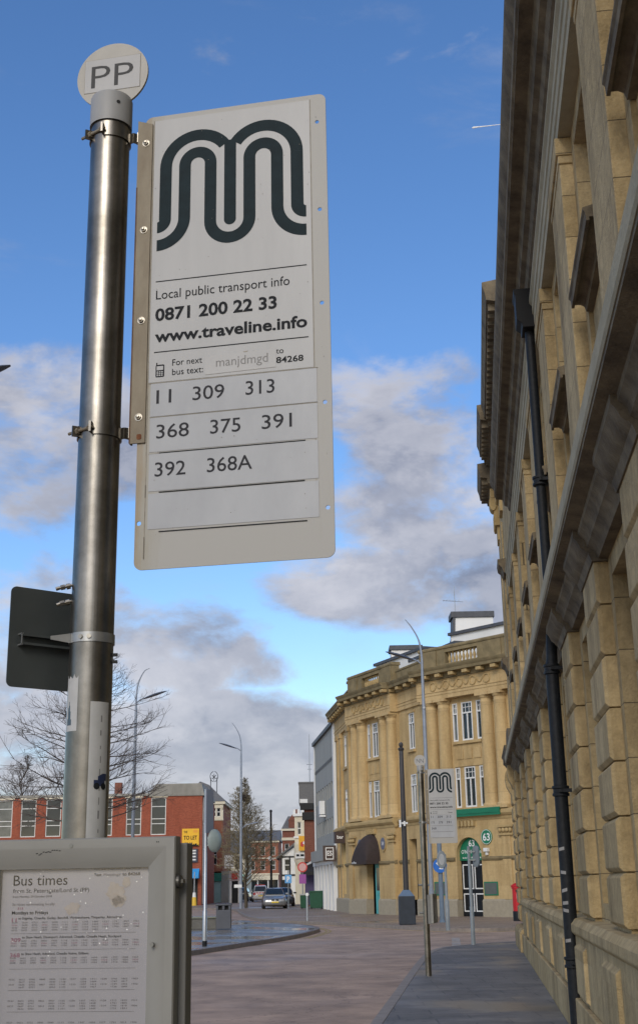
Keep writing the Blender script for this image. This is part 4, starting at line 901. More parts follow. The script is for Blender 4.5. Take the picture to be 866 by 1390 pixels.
for zz, dx in ((2.410, 0), (2.367, .004)):
    m = MB(); m.tube([poleT(-.056, -.012, zz + .006), poleT(-.090 + dx, -.020, zz - .004)], .0042, 10)
    m.tube([poleT(-.060, -.0130, zz + .004), poleT(-.070, -.0154, zz + .001)], .0078, 8); m.tube([poleT(-.073, -.0162, zz + .001), poleT(-.084, -.0187, zz - .002)], .0072, 6)
    m.tube([poleT(-.086 + dx, -.019, zz - .002), poleT(-.096 + dx, -.021, zz - .006)], .005, 8); m.build('clamp_bolt', bright_metal, sq, smooth=40)

# ------------------------------------------------------------------ timetable case in front of the pole
case_grey = mk('grey_powder_coat', (.225, .222, .203), .45, scale=7, col2=(.255, .25, .23))
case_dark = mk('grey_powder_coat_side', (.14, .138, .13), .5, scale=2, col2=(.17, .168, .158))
def frame_rings(x0, x1, z0, z1, rings):
    m = MB(); vs = []
    for ins, y in rings: vs += [(x0 + ins, y, z0 + ins), (x1 - ins, y, z0 + ins), (x1 - ins, y, z1 - ins), (x0 + ins, y, z1 - ins)]
    k = len(rings); m.add(vs, [(4 * a + j, 4 * a + (j + 1) % 4, 4 * a + 4 + (j + 1) % 4, 4 * a + 4 + j) for a in range(k - 1) for j in range(4)]); return m
def timetable_case(loc, rz, label, detailed, z1=1.760):
    root = thing('timetable_case', label, 'timetable case', loc, rz, 'bus timetable cases')
    Wd = .4837; x0, x1, z0 = -Wd / 2, Wd / 2, .92
    m = frame_rings(x0, x1, z0, z1, [(.0, .045), (0, .002), (.003, -.002), (.020, -.002), (.024, -.001), (.060, .014), (.066, .016), (.068, .030)]); fr_ = m.build('door_frame', case_grey, root, smooth=20)
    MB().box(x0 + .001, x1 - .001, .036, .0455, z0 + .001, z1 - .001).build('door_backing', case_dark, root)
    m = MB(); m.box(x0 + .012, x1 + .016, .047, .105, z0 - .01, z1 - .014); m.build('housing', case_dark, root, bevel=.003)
    m = MB(); m.tube([(0, .1, 1.6), (0, .30, 1.6)], .02, 10); m.tube([(0, .1, 1.1), (0, .30, 1.1)], .02, 10); m.build('mounting_arm', case_dark, root)
    m = MB(); m.box(x0 + .066, x1 - .066, .029, .0305, z0 + .066, z1 - .060); po = m.build('poster', mk('poster_paper', (0.266, 0.260, 0.274), .5, scale=2, col2=(0.320, 0.314, 0.329)), root)
    m = MB(); TT = lambda x, y, q: (x1 + .001 + q, .018 + x, z1 - .098 + y)
    m.lathe([(.016, 0), (.016, .006), (.012, .010), (.0, .011)], n=20, T=TT); m.box(x1, x1 + .016, .008, .030, z1 - .102, z1 - .094); m.build('lock', mk('tarnished_lock', (.10, .095, .085), .4, .7, var=.3, scale=30), root)
    if not detailed: return root
    Y = .0285; X = lambda u: x0 + u
    m = MB()
    m.text('Bus times', X(.095), 1.6585, X(.224), .0225, Y, None, .002); m.text('from St. Petersgate/Lord St (PP)', X(.095), 1.6425, X(.276), .0088, Y)
    m.text('from Monday, 29 October 2018', X(.095), 1.632, X(.188), .0042, Y); m.text('Mondays to Fridays', X(.095), 1.5955, X(.181), .0072, Y, None, .018)
    m.text('to Edgeley, Cheadle, Gatley, Benchill, Wythenshawe, Timperley, Altrincham', X(.111), 1.5845, X(.354), .0050, Y, None, .012)
    m.text('to Shaw Heath, Davenport, Adswood, Cheadle, Cheadle Heath, Stockport', X(.122), 1.5435, X(.355), .0050, Y, None, .012)
    m.text('to Shaw Heath, Adswood, Cheadle Hulme, Gillbent', X(.122), 1.508, X(.280), .0050, Y, None, .012)
    m.text('Text', X(.286), 1.676, X(.304), .0062, Y, None, .02); m.text('to 84268', X(.353), 1.6765, X(.395), .0066, Y, None, .02); m.text('Find out when your next bus is', X(.286), 1.690, X(.395), .0036, Y)
    m.build('lettering', ink, po)
    m = MB(); m.text('Services terminating locally', X(.095), 1.6145, X(.196), .0055, Y); m.text('Manjdmgd', X(.309), 1.676, X(.348), .0058, Y)
    rnd = random.Random(9)
    for zr_, pink in ((1.5765, 0), (1.571, 1), (1.5655, 0), (1.560, 0), (1.537, 0), (1.5315, 1), (1.5265, 0), (1.5, 0), (1.495, 1), (1.49, 0), *[(1.455 - g * .045 - k * .0055, k % 2) for g in range(10) for k in range(4)]):
        for j in range(13):
            if zr_ in (1.560,) and j > 8: continue
            if zr_ < 1.55 and j == 0 and zr_ > 1.53: continue
            if (pink and j % 3 == 0): continue
            hh = 5 + int(j * 1.2); a = X(.096 + j * .0238); m.text('%02d%02d' % (hh, rnd.randrange(0, 60)), a, zr_ - .0005, a + .0135, .0033, Y, None, 0, 2)
    for zr_ in (1.5535, 1.5185, *[1.478 - g * .045 for g in range(10)]): m.box(X(.095), X(.388), Y - .0002, Y + .0002, zr_, zr_ + .0005)
    m.build('timetable_figures', mk('timetable_ink', (.085, .08, .085), .65, spec=.2), po)
    m = MB(); m.text('11', X(.0955), 1.579, X(.107), .0085, Y, None, .02); m.text('309', X(.0955), 1.536, X(.119), .0085, Y, None, .02); m.text('313', X(.108), 1.606, X(.121), .0048, Y, None, .02); m.text('368', X(.0955), 1.5035, X(.119), .0085, Y, None, .02)
    for zr_ in (1.571, 1.5315, 1.495):
        for j in range(0, 13, 3): a = X(.096 + j * .0238); m.text('%02d%02d' % (6 + j, rnd.randrange(0, 60)), a, zr_ - .0005, a + .0135, .0033, Y, None, 0, 2)
    m.build('service_number', ink_pink, po)
    stain = mk('damp_stain', (.30, .262, .22), .6, scale=90, col2=(.355, .325, .30))
    m = MB()
    def blob(cx, cz, rx, rz_, seed):
        r_ = random.Random(seed); pts = []
        ph = [r_.uniform(0, 6.28) for _ in range(5)]
        for i in range(90):
            t = 2 * math.pi * i / 90; k_ = 1 + .16 * math.sin(2 * t + ph[0]) + .11 * math.sin(5 * t + ph[1]) + .07 * math.sin(11 * t + ph[2]) + .05 * math.sin(19 * t + ph[3]) + r_.uniform(-.04, .04); pts.append((X(cx) + rx * k_ * math.cos(t), cz + rz_ * k_ * math.sin(t)))
        m.prism(pts, Y - .0004, Y - .0001)
    blob(.238, 1.607, .015, .014, 1); blob(.340, 1.636, .024, .022, 5); blob(.345, 1.620, .012, .014, 8); blob(.363, 1.662, .008, .013, 3)
    m.build('damp_stain', stain, po)
    rnd = random.Random(3); m = MB()
    for i in range(38): m.prism(circ(X(rnd.uniform(.09, .41)), rnd.uniform(1.5, 1.69), rnd.uniform(.0006, .0016), 6), Y - .001, Y - .0005)
    m.build('paint_fleck', ink_white, po)['kind'] = 'stuff'
    m = MB(); G_ = lambda u, zz, y: (X(u), zz, y)
    for u, zz in ((.239, z1 - .016), (.433, 1.528)):
        m.prism(circ(X(u), zz, .0048, 12), -.0035, -.0005 if zz > 1.6 else .01)
    m.build('frame_screw', mk('painted_screw', (.20, .20, .18), .5), fr_)
    m = MB(); rnd = random.Random(12)
    for i in range(11):
        a = X(.155 + i * .0055 + rnd.uniform(-.001, .001)); zz = z1 - .034 + rnd.uniform(-.004, .003) + i * .0007; yv = .0032 - .0005
        m.add([(a, yv - .004 + (z1 - zz - .024) * .39, zz), (a + .005, yv - .004 + (z1 - zz - .024) * .39, zz + .001), (a + .0045, yv - .004 + (z1 - zz - .024) * .39 - .0006, zz + .0026), (a - .0006, yv - .004 + (z1 - zz - .024) * .39 - .0006, zz + .0018)], [(0, 1, 2, 3)])
    for u in (.440, .444): m.prism(circ(X(u), z1 - .012, .0013, 8), -.0028, -.0018)
    m.build('scratch', ink, fr_)
    mg, t, b = nodes('scuffed_acrylic'); tr = t.nodes.new('ShaderNodeBsdfTransparent'); gl_ = t.nodes.new('ShaderNodeBsdfGlossy'); gl_.inputs['Roughness'].default_value = .12; mx = t.nodes.new('ShaderNodeMixShader'); mx.inputs[0].default_value = .05
    t.links.new(tr.outputs[0], mx.inputs[1]); t.links.new(gl_.outputs[0], mx.inputs[2]); t.links.new(mx.outputs[0], t.nodes['Material Output'].inputs[0])
    MB().quad((x0 + .066, .019, z0 + .066), (x1 - .066, .019, z0 + .066), (x1 - .066, .019, z1 - .066), (x0 + .066, .019, z1 - .066)).build('clear_cover', mg, root)
    return root
timetable_case((-.58, 3.03, 0), R(-7.125), 'grey framed bus timetable case with a stained printed sheet, nearest', True)
timetable_case((2.03, 25.16, 0), R(76), 'grey timetable case seen edge-on beside the farther bus stop pole', False, 1.44)

# ------------------------------------------------------------------ street lamps
def spline3(P, k=8):
    P = [Vector(p) for p in P]; out = []
    for i in range(len(P) - 1):
        a = P[max(i - 1, 0)]; b = P[i]; c = P[i + 1]; d = P[min(i + 2, len(P) - 1)]
        for j in range(k):
            t = j / k; out.append(.5 * ((2 * b) + (c - a) * t + (2 * a - 5 * b + 4 * c - d) * t * t + (3 * b - a - 3 * c + d) * t ** 3))
    out.append(P[-1]); return out
def leaf_head(m, tip, root_, w, h):
    """long lens-shaped lantern from root_ to tip"""
    a, b = Vector(root_), Vector(tip); d = b - a; side = Vector((0, 1, 0)); up = Vector((0, 0, 1)); rings = []; n = 10
    for i in range(11):
        t = i / 10; r_ = (math.sin(math.pi * min(1, t * .92 + .05)) ** .7); c = a + d * t
        rings += [tuple(c + side * (w * r_ * math.cos(2 * math.pi * j / n)) + up * (h * r_ * (math.sin(2 * math.pi * j / n) if math.sin(2 * math.pi * j / n) > 0 else .45 * math.sin(2 * math.pi * j / n)))) for j in range(n)]
    m.add(rings, [(i * n + j, i * n + (j + 1) % n, (i + 1) * n + (j + 1) % n, (i + 1) * n + j) for i in range(10) for j in range(n)])
lamp_paint = mk('lamp_column_paint', (.25, .28, .33), .4, .3, var=.12, scale=3)
lamp_dark = mk('lamp_lantern_shell', (.10, .115, .14), .4, .3, var=.15, scale=3)
def street_lamp(x, y, side, label, lower=False, h=13.75, lean=.0):
    root = thing('street_lamp', label, 'street lamp', (x, y, 0), 0, 'tall street lamps with curved spikes')
    m = MB(); m.tube([(0, 0, 0), (0, 0, 1.3), (0, 0, 1.32), (0, 0, 8.5), (0, 0, 11.2)], [.13, .13, .105, .085, .07], 14); m.build('column', lamp_paint, root, smooth=40)
    s = side
    m = MB(); pts = spline3([(0, 0, 11.2), (0, 0, 12.0), (s * .12, 0, 12.75), (s * .42, 0, 13.35), (s * .72, 0, h)], 6); m.tube(pts, [.066 - .05 * i / (len(pts) - 1) for i in range(len(pts))], 10); m.build('curved_spike', lamp_paint, root, smooth=40)
    m = MB(); m.tube(spline3([(0, 0, 11.55), (s * .2, 0, 11.72), (s * .45, 0, 11.83)]), .035, 8); ar = m.build('bracket', lamp_paint, root, smooth=40)
    m = MB(); leaf_head(m, (s * 1.72, 0, 12.20), (s * .35, 0, 11.76), .22, .10); m.build('lantern', lamp_dark, root, smooth=60)
    m = MB(); m.tube([(.0, -.085, 9.5), (.0, -.14, 9.5)], .05, 10); m.build('sensor', steel, root, smooth=40)
    if lower:
        m = MB(); m.tube(spline3([(.05, -.03, 5.75), (.35, -.1, 6.0), (.75, -.12, 6.1)]), .035, 8); m.build('lower_bracket', lamp_paint, root, smooth=40)
        m = MB(); leaf_head(m, (1.35, -.12, 6.2), (.62, -.12, 6.06), .13, .08); m.build('lower_lantern', steel, root, smooth=60)
        m = MB(); m.box(-.5, .08, -.17, -.15, 1.5, 1.72); m.build('sign_blade', white_paint, root)
    return root
street_lamp(4.75, 60.5, -1, 'grey street lamp with its lantern in front of the sandstone bank')
street_lamp(-6.40, 100, -1, 'grey street lamp in front of the narrow leafless tree, small second lantern halfway up', True)
street_lamp(-10.52, 72, 1, 'grey street lamp rising before the red brick offices, its lantern reaching right', h=13.5)
street_lamp(-8.19, 24.8, 1, 'street lamp outside the left edge, only its lantern tip showing')
street_lamp_b = thing('tall_slim_lamp', 'slim plain lamp post rising behind the red brick office roof', 'lamp post', (-24.6, 135, 0))
m = MB(); m.tube(spline3([(0, 0, 0), (0, 0, 8), (0, 0, 14.0), (.15, 0, 15.2), (.6, 0, 15.9)], 5), .07, 8); m.build('column', steel, street_lamp_b, smooth=40)
m = MB(); leaf_head(m, (1.1, 0, 16.0), (.5, 0, 15.85), .12, .07); m.build('lantern', steel, street_lamp_b, smooth=60)

# ------------------------------------------------------------------ posts, signs and boxes round the junction
dk = thing('dark_column', 'dark tapering pole with a stout square base in front of the bank', 'pole', (3.29, 55.2, 0))
m = MB(); m.lathe([(.115, 1.2), (.105, 4.2), (.09, 7.0), (.085, 7.02)], n=16); m.build('shaft', mk('dark_brown_pole', (.035, .032, .032), .5, var=.2), dk, smooth=40)
m = MB(); m.box(-.33, .33, -.33, .33, 0, 1.12); b_ = m.build('base', mk('blue_black_base', (.018, .026, .038), .45, var=.25, scale=4), dk, bevel=.03)
m = MB(); m.add([(-.31, -.31, 1.122), (.31, -.31, 1.122), (.31, .31, 1.122), (-.31, .31, 1.122), (-.13, -.13, 1.36), (.13, -.13, 1.36), (.13, .13, 1.36), (-.13, .13, 1.36)], [(0, 3, 2, 1), (4, 5, 6, 7), (0, 1, 5, 4), (1, 2, 6, 5), (2, 3, 7, 6), (3, 0, 4, 7)]); m.build('base_cap', mk('steel_blue_cap', (.10, .15, .22), .4, var=.1), b_)
m = MB(); m.lathe([(.085, 7.0), (.13, 7.06), (.13, 7.12), (.06, 7.16), (.10, 7.25), (.08, 7.34), (0, 7.38)], n=16); m.build('finial', MATS['dark_brown_pole'], dk, smooth=40)
m = MB(); m.box(-.16, .16, -.14, -.10, 3.98, 4.06); m.box(-.2, -.13, -.3, -.1, 3.85, 4.15); m.box(-.02, .05, -.26, -.14, 3.9, 4.1); m.build('camera_bracket', white_paint, dk, bevel=.01)
def disc_facing(m, r, y0, y1, cz, cx=0, n=28): return m.disc(cx, cz, r, y0, y1, n)
# traffic post whose sign faces away
mp_ = thing('traffic_sign_post', 'grey post with a sign seen from behind at the pavement corner by the stone building', 'sign post', (3.98, 36.9, 0))
m = MB(); m.lathe([(.057, 0), (.057, .98), (.045, 1.0), (.045, 2.58), (0, 2.59)], n=16); m.build('post', grey_paint, mp_, smooth=40)
m = MB(); m.prism(rrect(-.13, .13, 2.02, 2.60, .12, 6), -.03, .05, lambda x, y, z: (.19 + x * .55 + y * .6, y - x * .75, z)); m.build('sign_back', grey_paint, mp_, bevel=.01)
m = MB(); m.box(-.02, .16, -.06, -.045, 2.2, 2.23); m.box(-.02, .16, -.06, -.045, 2.42, 2.45); m.build('clip', steel, mp_)
bl = thing('blue_arrow_post', 'thick blue-grey post carrying a round blue direction sign near the bank', 'sign post', (4.93, 57.5, 0))
m = MB(); m.lathe([(.14, 0), (.14, .05), (.105, .08), (.10, 3.35), (0, 3.36)], n=18); m.build('post', blue_grey_paint, bl, smooth=40)
m = MB(); m.disc(-.02, 2.32, .30, -.16, -.125, 32); bs = m.build('blue_disc', blue_sign, bl)
m = MB(); m.add([(x - .02, -.1605, 2.32 + z) for x, z in ((-.17, .10), (-.11, .16), (.06, -.02), (.12, .04), (.13, -.15), (-.06, -.14), (0, -.08))], [tuple(range(7))]); m.build('arrow', ink_white, bs)
p2 = thing('beacon_post', 'thin grey post topped by an oval grey sign beside the blue arrow sign', 'sign post', (4.30, 48, 0))
m = MB(); m.lathe([(.075, 0), (.075, 1.0), (.05, 1.03), (.045, 2.60), (0, 2.61)], n=16); m.build('post', grey_paint, p2, smooth=40)
m = MB(); m.prism([(.17 * math.cos(2 * math.pi * i / 24) * (1 if math.sin(2 * math.pi * i / 24) > 0 else 1), .31 * math.sin(2 * math.pi * i / 24)) for i in range(24)], -.10, -.03, lambda x, y, z: (-.13 + x, y, 2.42 + z)); h_ = m.build('sign_head', grey_paint, p2, bevel=.012)
m = MB(); m.prism([(.10 * math.cos(2 * math.pi * i / 20), .2 * math.sin(2 * math.pi * i / 20)) for i in range(20)], -.106, -.101, lambda x, y, z: (-.13 + x, y, 2.42 + z)); m.build('sign_face', steel, h_)
pb = thing('pillar_box', 'red pillar box partly hidden behind the end of the stone building', 'post box', (8.22, 57.6, 0))
m = MB(); m.lathe([(.25, 0), (.25, .38), (.235, .40)], n=28); m.build('base', black_paint, pb, smooth=40)
m = MB(); m.lathe([(.23, .40), (.23, 1.30), (.26, 1.32), (.26, 1.38), (.28, 1.40), (.28, 1.44), (.20, 1.50), (.10, 1.55), (0, 1.56)], n=28); bd = m.build('body', red_post, pb, smooth=30)
m = MB(); m.box(-.12, .12, -.275, -.22, 1.20, 1.26); m.build('slot', black_paint, bd); m = MB(); m.box(-.08, .08, -.238, -.22, .92, 1.12); m.build('notice', white_paint, bd)
# post with a flat sign turned edge-on and a round sign, on the plaza
sp_ = thing('edge_on_sign_post', 'slender grey post on the wet plaza with flat sign edge-on and round sign back', 'sign post', (-3.55, 39.1, 0))
m = MB(); m.lathe([(.07, 0), (.07, .14), (.0705, .14)], n=14); m.build('black_foot', black_paint, sp_, smooth=40)
m = MB(); m.lathe([(.068, .141), (.068, .95), (.05, .98), (.048, 4.42), (0, 4.43)], n=14); m.build('post', steel, sp_, smooth=40)
m = MB(); m.box(-.015, .015, -.31, .31, 3.15, 4.40, lambda x, y, z: (.11 + x * .95 + y * .26, -.02 + y * .95 - x * .26, z)); m.build('sign_board', mk('grey_sign_back', (.20, .22, .27), .45, .2, var=.1), sp_)
m = MB(); m.lathe([(0, .13), (.12, .115), (.24, .07), (.33, .0), (.335, -.03), (.30, -.03)], 0, 0, 28, lambda x, y, z: (.28 + x * .56 + z * .8, -z * .4 + x * .5, 2.93 + y)); m.build('round_sign', mk('weathered_grey_green', (.24, .29, .28), .5, var=.12, scale=6), sp_, smooth=40)
m = MB(); m.tube([(0, 0, 3.0), (.26, 0, 3.0)], .018, 8); m.tube([(0, 0, 2.8), (.26, 0, 2.8)], .018, 8); m.build('clip', steel, sp_)
lb = thing('litter_bin', 'grey litter bin with slots standing on the wet plaza', 'litter bin', (-4.08, 53.2, 0))
bin_grey = mk('dark_grey_bin_metal', (.075, .08, .095), .45, .2, var=.15, scale=3)
m = MB(); m.box(-.29, .29, -.25, .25, .03, .74); m.box(-.29, -.20, -.25, .25, .742, .90); m.box(.20, .29, -.25, .25, .742, .90); m.box(-.05, .05, -.25, .25, .742, .90); m.build('bin_body', bin_grey, lb, bevel=.012)
m = MB(); m.box(-.31, .31, -.27, .27, .902, .97); m.build('bin_top', mk('bin_top', (.06, .065, .075), .5, var=.1), lb, bevel=.02)
m = MB(); m.box(-.198, -.052, -.10, .10, .745, .90); m.box(.052, .198, -.10, .10, .745, .90); m.build('bin_opening', black_matt, lb)
lw = thing('plaza_bench_wall', 'low dark stone wall seat on the plaza beside the litter bin', 'low wall', (-7.4, 54.4, 0))
m = MB(); m.box(-3.0, 2.95, -.35, .35, 0, .40); m.build('wall_body', mk('dark_wet_stone', (.075, .07, .06), .4, scale=3, col2=(.13, .125, .11), bump=.2), lw, bevel=.02)
m = MB(); m.box(-3.05, 3.0, -.4, .4, .403, .48); m.build('coping', mk('mossy_coping', (.13, .14, .10), .4, scale=2, col2=(.22, .22, .19)), lw, bevel=.02)
sm = thing('marker_post', 'short pale post standing at the kerb before the white shopfront', 'bollard', (-.93, 63.9, 0))
m = MB(); m.lathe([(.05, 0), (.05, 1.18), (0, 1.2)], n=12); m.build('post', steel, sm, smooth=40); m = MB(); m.box(-.06, .06, -.06, .06, 1.12, 1.26); m.build('cap', white_paint, sm, bevel=.01)
def wheelie(x, y, s, label, w=.9, h=1.05):
    r_ = thing('street_bin', label, 'bin', (x, y, 0)); m = MB()
    m.add([(-w / 2 * .9, -.3, .06), (w / 2 * .9, -.3, .06), (w / 2 * .9, .3, .06), (-w / 2 * .9, .3, .06), (-w / 2, -.36, h), (w / 2, -.36, h), (w / 2, .36, h), (-w / 2, .36, h)], [(0, 3, 2, 1), (4, 5, 6, 7), (0, 1, 5, 4), (1, 2, 6, 5), (2, 3, 7, 6), (3, 0, 4, 7)])
    m.build('bin_body', bin_green, r_, bevel=.03); m = MB(); m.box(-w / 2 - .03, w / 2 + .03, -.4, .4, h + .002, h + .09); m.build('lid', s, r_, bevel=.03)
    m = MB()
    for q in (-1, 1): m.tube([(q * w * .38, -.28, .08), (q * w * .38 + .05, -.28, .08)], .08, 10)
    m.build('wheel', black_matt, r_)
wheelie(-1.55, 94.0, mk('pale_lid', (.45, .47, .45), .5, var=.1), 'smaller green bin with a pale lid beside the white shopfront', .62, .92)
wheelie(-.72, 93.2, bin_green, 'larger all-green bin against the white shopfront', .95, 1.12)
ds = thing('tall_dark_pole', 'tall thin black pole far down the street behind the silver car', 'pole', (-4.62, 112, 0))
m = MB(); m.lathe([(.13, 0), (.13, 1.2), (.10, 1.25), (.085, 7.55), (.12, 7.62), (.1, 7.75), (0, 7.8)], n=12); m.build('shaft', black_paint, ds, smooth=40)
m = MB(); m.box(-.22, .22, -.2, -.1, 3.7, 3.85); m.box(-.2, 0, -.3, -.2, 3.6, 3.95); m.build('camera_bracket', white_paint, ds)
pk = thing('parking_sign', 'small blue parking sign on a thin post by the timbered gable', 'sign', (-2.62, 92, 0))
m = MB(); m.lathe([(.035, 0), (.035, 2.6)], n=10); m.build('post', grey_paint, pk); m = MB(); m.box(-.23, .23, -.06, -.04, 1.75, 2.3); b_ = m.build('plate', mk('pale_blue_sign', (.12, .36, .68), .5, var=.05), pk); m = MB(); m.text('P', -.1, 1.85, .1, .34, -.062, None, .03); m.build('lettering', ink_white, b_)
rs = thing('round_red_sign', 'round red-rimmed traffic sign over a purple plate far along the shops', 'sign', (-1.72, 97, 0))
m = MB(); m.lathe([(.04, 0), (.04, 3.05)], n=10); m.build('post', grey_paint, rs); m = MB(); m.disc(0, 2.85, .36, -.08, -.05, 28); d_ = m.build('disc', red_sign, rs); m = MB(); m.disc(0, 2.85, .27, -.083, -.0805, 24); m.build('disc_face', mk('pink_white', (.62, .36, .34), .5, var=.1), d_)
m = MB(); m.box(-.25, .25, -.08, -.05, 1.7, 2.35); m.build('plate', mk('purple_sign', (.30, .07, .30), .5, var=.1), rs)
yp = thing('yellow_based_post', 'thin pole wrapped in yellow at its foot before the brick offices', 'post', (-11.9, 120.3, 0))
m = MB(); m.lathe([(.05, 1.1), (.04, 2.9)], n=10); m.build('post', steel, yp); m = MB(); m.lathe([(.24, 0), (.19, .7), (.16, .72)], n=14); m.build('yellow_base', mk('yellow_wrap', (.70, .46, .05), .6, var=.1), yp, smooth=40); m = MB(); m.lathe([(.17, .721), (.13, 1.12), (0, 1.14)], n=14); m.build('white_collar', white_paint, yp, smooth=40)

# ------------------------------------------------------------------ cars
tyre = mk('tyre_rubber', (.018, .018, .018), .85, var=.2); alloy = mk('alloy_rim', (.40, .41, .42), .35, .9, var=.1)
head_glass = mk('headlamp_glass', (.17, .18, .19), .6, var=.3, scale=30); tail_red = mk('tail_lamp_red', (.45, .012, .012), .25, var=.15); plate_y = mk('number_plate_yellow', (.70, .52, .06), .5, var=.05); plate_w = mk('number_plate_white', (.66, .66, .62), .5, var=.05)
def loft(m, secs):
    """secs: list of (y, [(x,z)...]) rings with equal counts"""
    n = len(secs[0][1]); vs = [(x, y, z) for y, ring in secs for x, z in ring]
    m.add(vs, [(i * n + j, i * n + (j + 1) % n, (i + 1) * n + (j + 1) % n, (i + 1) * n + j) for i in range(len(secs) - 1) for j in range(n)] + [tuple(range(n))[::-1], tuple(range((len(secs) - 1) * n, len(secs) * n))])
def make_car(x, y, rz, paint, label, h=1.44, w=1.76, L=4.25):
    root = thing('car', label, 'car', (x, y, 0), rz, 'cars in the far street')
    k = w / 2; m = MB()
    def ring(zb, zt, kw): return [(-kw * .86, zb), (kw * .86, zb), (kw, zb + .14), (kw, zb + .32), (kw * .985, (zb + zt) / 2 + .12), (kw * .90, zt - .03), (kw * .72, zt), (-kw * .72, zt), (-kw * .90, zt - .03), (-kw * .985, (zb + zt) / 2 + .12), (-kw, zb + .32), (-kw, zb + .14)]
    f = -L / 2                                                       # front of the car looks to -y
    loft(m, [(f, ring(.30, .60, k * .80)), (f + .08, ring(.24, .70, k * .90)), (f + .35, ring(.20, .78, k * .97)), (f + .95, ring(.18, .88, k)), (f + 1.35, ring(.18, .94, k)), (0, ring(.18, .95, k)), (-f - .9, ring(.18, .98, k)), (-f - .35, ring(.22, .99, k * .97)), (-f - .06, ring(.30, .93, k * .90)), (-f, ring(.36, .86, k * .84))])
    bd = m.build('body', paint, root, smooth=50)
    m = MB()
    def cab(zt, kb, kt, zb=.90): return [(-kb, zb), (kb, zb), (kt, zt - .05), (kt * .86, zt), (-kt * .86, zt), (-kt, zt - .05)]
    loft(m, [(f + 1.22, cab(.97, k * .84, k * .80)), (f + 2.0, cab(h - .03, k * .90, k * .68)), (f + 2.7, cab(h, k * .91, k * .69)), (-f - .75, cab(h - .06, k * .89, k * .66)), (-f - .16, cab(1.0, k * .82, k * .74))])
    m.build('cabin', paint, root, smooth=40)
    def pane(a, b, c, d): MB().quad(a, b, c, d).build('windscreen' if a[1] < 0 and abs(a[0]) < k and a[0] * b[0] < 0 else 'window', glass, root)
    MB().quad((-k * .76, f + 1.25, 1.0), (k * .76, f + 1.25, 1.0), (k * .62, f + 1.94, h - .075), (-k * .62, f + 1.94, h - .075)).build('windscreen', glass, root, loc=(0, -.014, .014))
    MB().quad((-k * .70, -f - .19, 1.05), (k * .70, -f - .19, 1.05), (k * .58, -f - .66, h - .10), (-k * .58, -f - .66, h - .10)).build('rear_window', glass, root, loc=(0, .014, .014))
    for s in (-1, 1):
        MB().quad((s * (k * .905 + .004), f + 1.75, 1.0), (s * (k * .895 + .004), -f - .6, 1.02), (s * (k * .72 + .006), -f - .85, h - .10), (s * (k * .725 + .006), f + 2.1, h - .09)).build('side_window', glass, root)
        for yy in (f + .80, -f - .78):
            m = MB(); m.lathe([(.20, -.10), (.30, -.10), (.315, -.07), (.315, .07), (.30, .10), (.20, .10)], 0, 0, 22, lambda a, b, c, s=s, yy=yy: (s * (k - .09) + c, yy + a, .315 + b)); wh = m.build('wheel', tyre, root, smooth=40)
            m = MB(); m.lathe([(0, .07), (.06, .08), (.20, .06), (.205, .0)], 0, 0, 16, lambda a, b, c, s=s, yy=yy: (s * (k - .09 + c + .03), yy + a, .315 + b)); m.build('rim', alloy, wh)
        m = MB(); m.add([(s * k * a, f + b, z) for a, b, z in ((.50, -.012, .60), (.84, .10, .615), (.93, .36, .70), (.86, .30, .77), (.55, .08, .715))], [tuple(range(5))]); m.build('headlight', head_glass, root)
        m = MB(); m.box(s * k * .62, s * k * .86, -f - .075, -f + .004, .66, .92); m.build('tail_light', tail_red, root, bevel=.02)
        m = MB(); m.box(s * k * .93, s * (k + .17), f + 1.42, f + 1.56, .96, 1.09); m.build('mirror', paint, root, bevel=.03)
    m = MB()
    for s in (-1, 1): m.box(s * .04, s * .26, f - .03, f + .06, .555, .665)
    m.box(-.62, .62, f + .02, f + .12, .26, .37); m.build('grille', black_matt, root, bevel=.01)
    m = MB(); m.box(-.26, .26, f - .035, f + .02, .41, .52); m.build('number_plate', plate_y if 'silver' in label else plate_w, root)
    m = MB(); m.box(-.26, .26, -f - .02, -f + .02, .55, .66); m.build('number_plate', plate_y, root)
    return root
silver = mk('silver_car_paint', (.33, .34, .35), .28, .6, var=.06, coat=.6); white_car = mk('white_car_paint', (.66, .66, .64), .35, var=.04, coat=.5); black_car = mk('black_car_paint', (.018, .02, .024), .25, var=.1, coat=.6)
make_car(-3.86, 98.6, R(4), silver, 'silver hatchback driving towards the junction, nearest car')
rv = make_car(-6.95, 140, R(184), white_car, 'white car with red and yellow rear chevrons driving away', h=1.62)
m = MB()
for q in range(4):
    for s in (-1, 1): m.add([(s * x, 2.135, z) for x, z in ((.10 + q * .16, .72), (.18 + q * .16, .72), (.10 + q * .16, .98), (.02 + q * .16, .98))], [(0, 1, 2, 3)])
m.build('chevron', red_sign, rv); m = MB(); m.box(-.5, .5, 0, .15, 1.6, 1.70); m.build('roof_sign', red_sign, rv, bevel=.02)
make_car(-9.2, 146, R(176), black_car, 'black car parked beyond the lamp and the leafless tree')
make_car(-3.5, 108, R(3), black_car, 'dark car mostly hidden behind the silver hatchback')

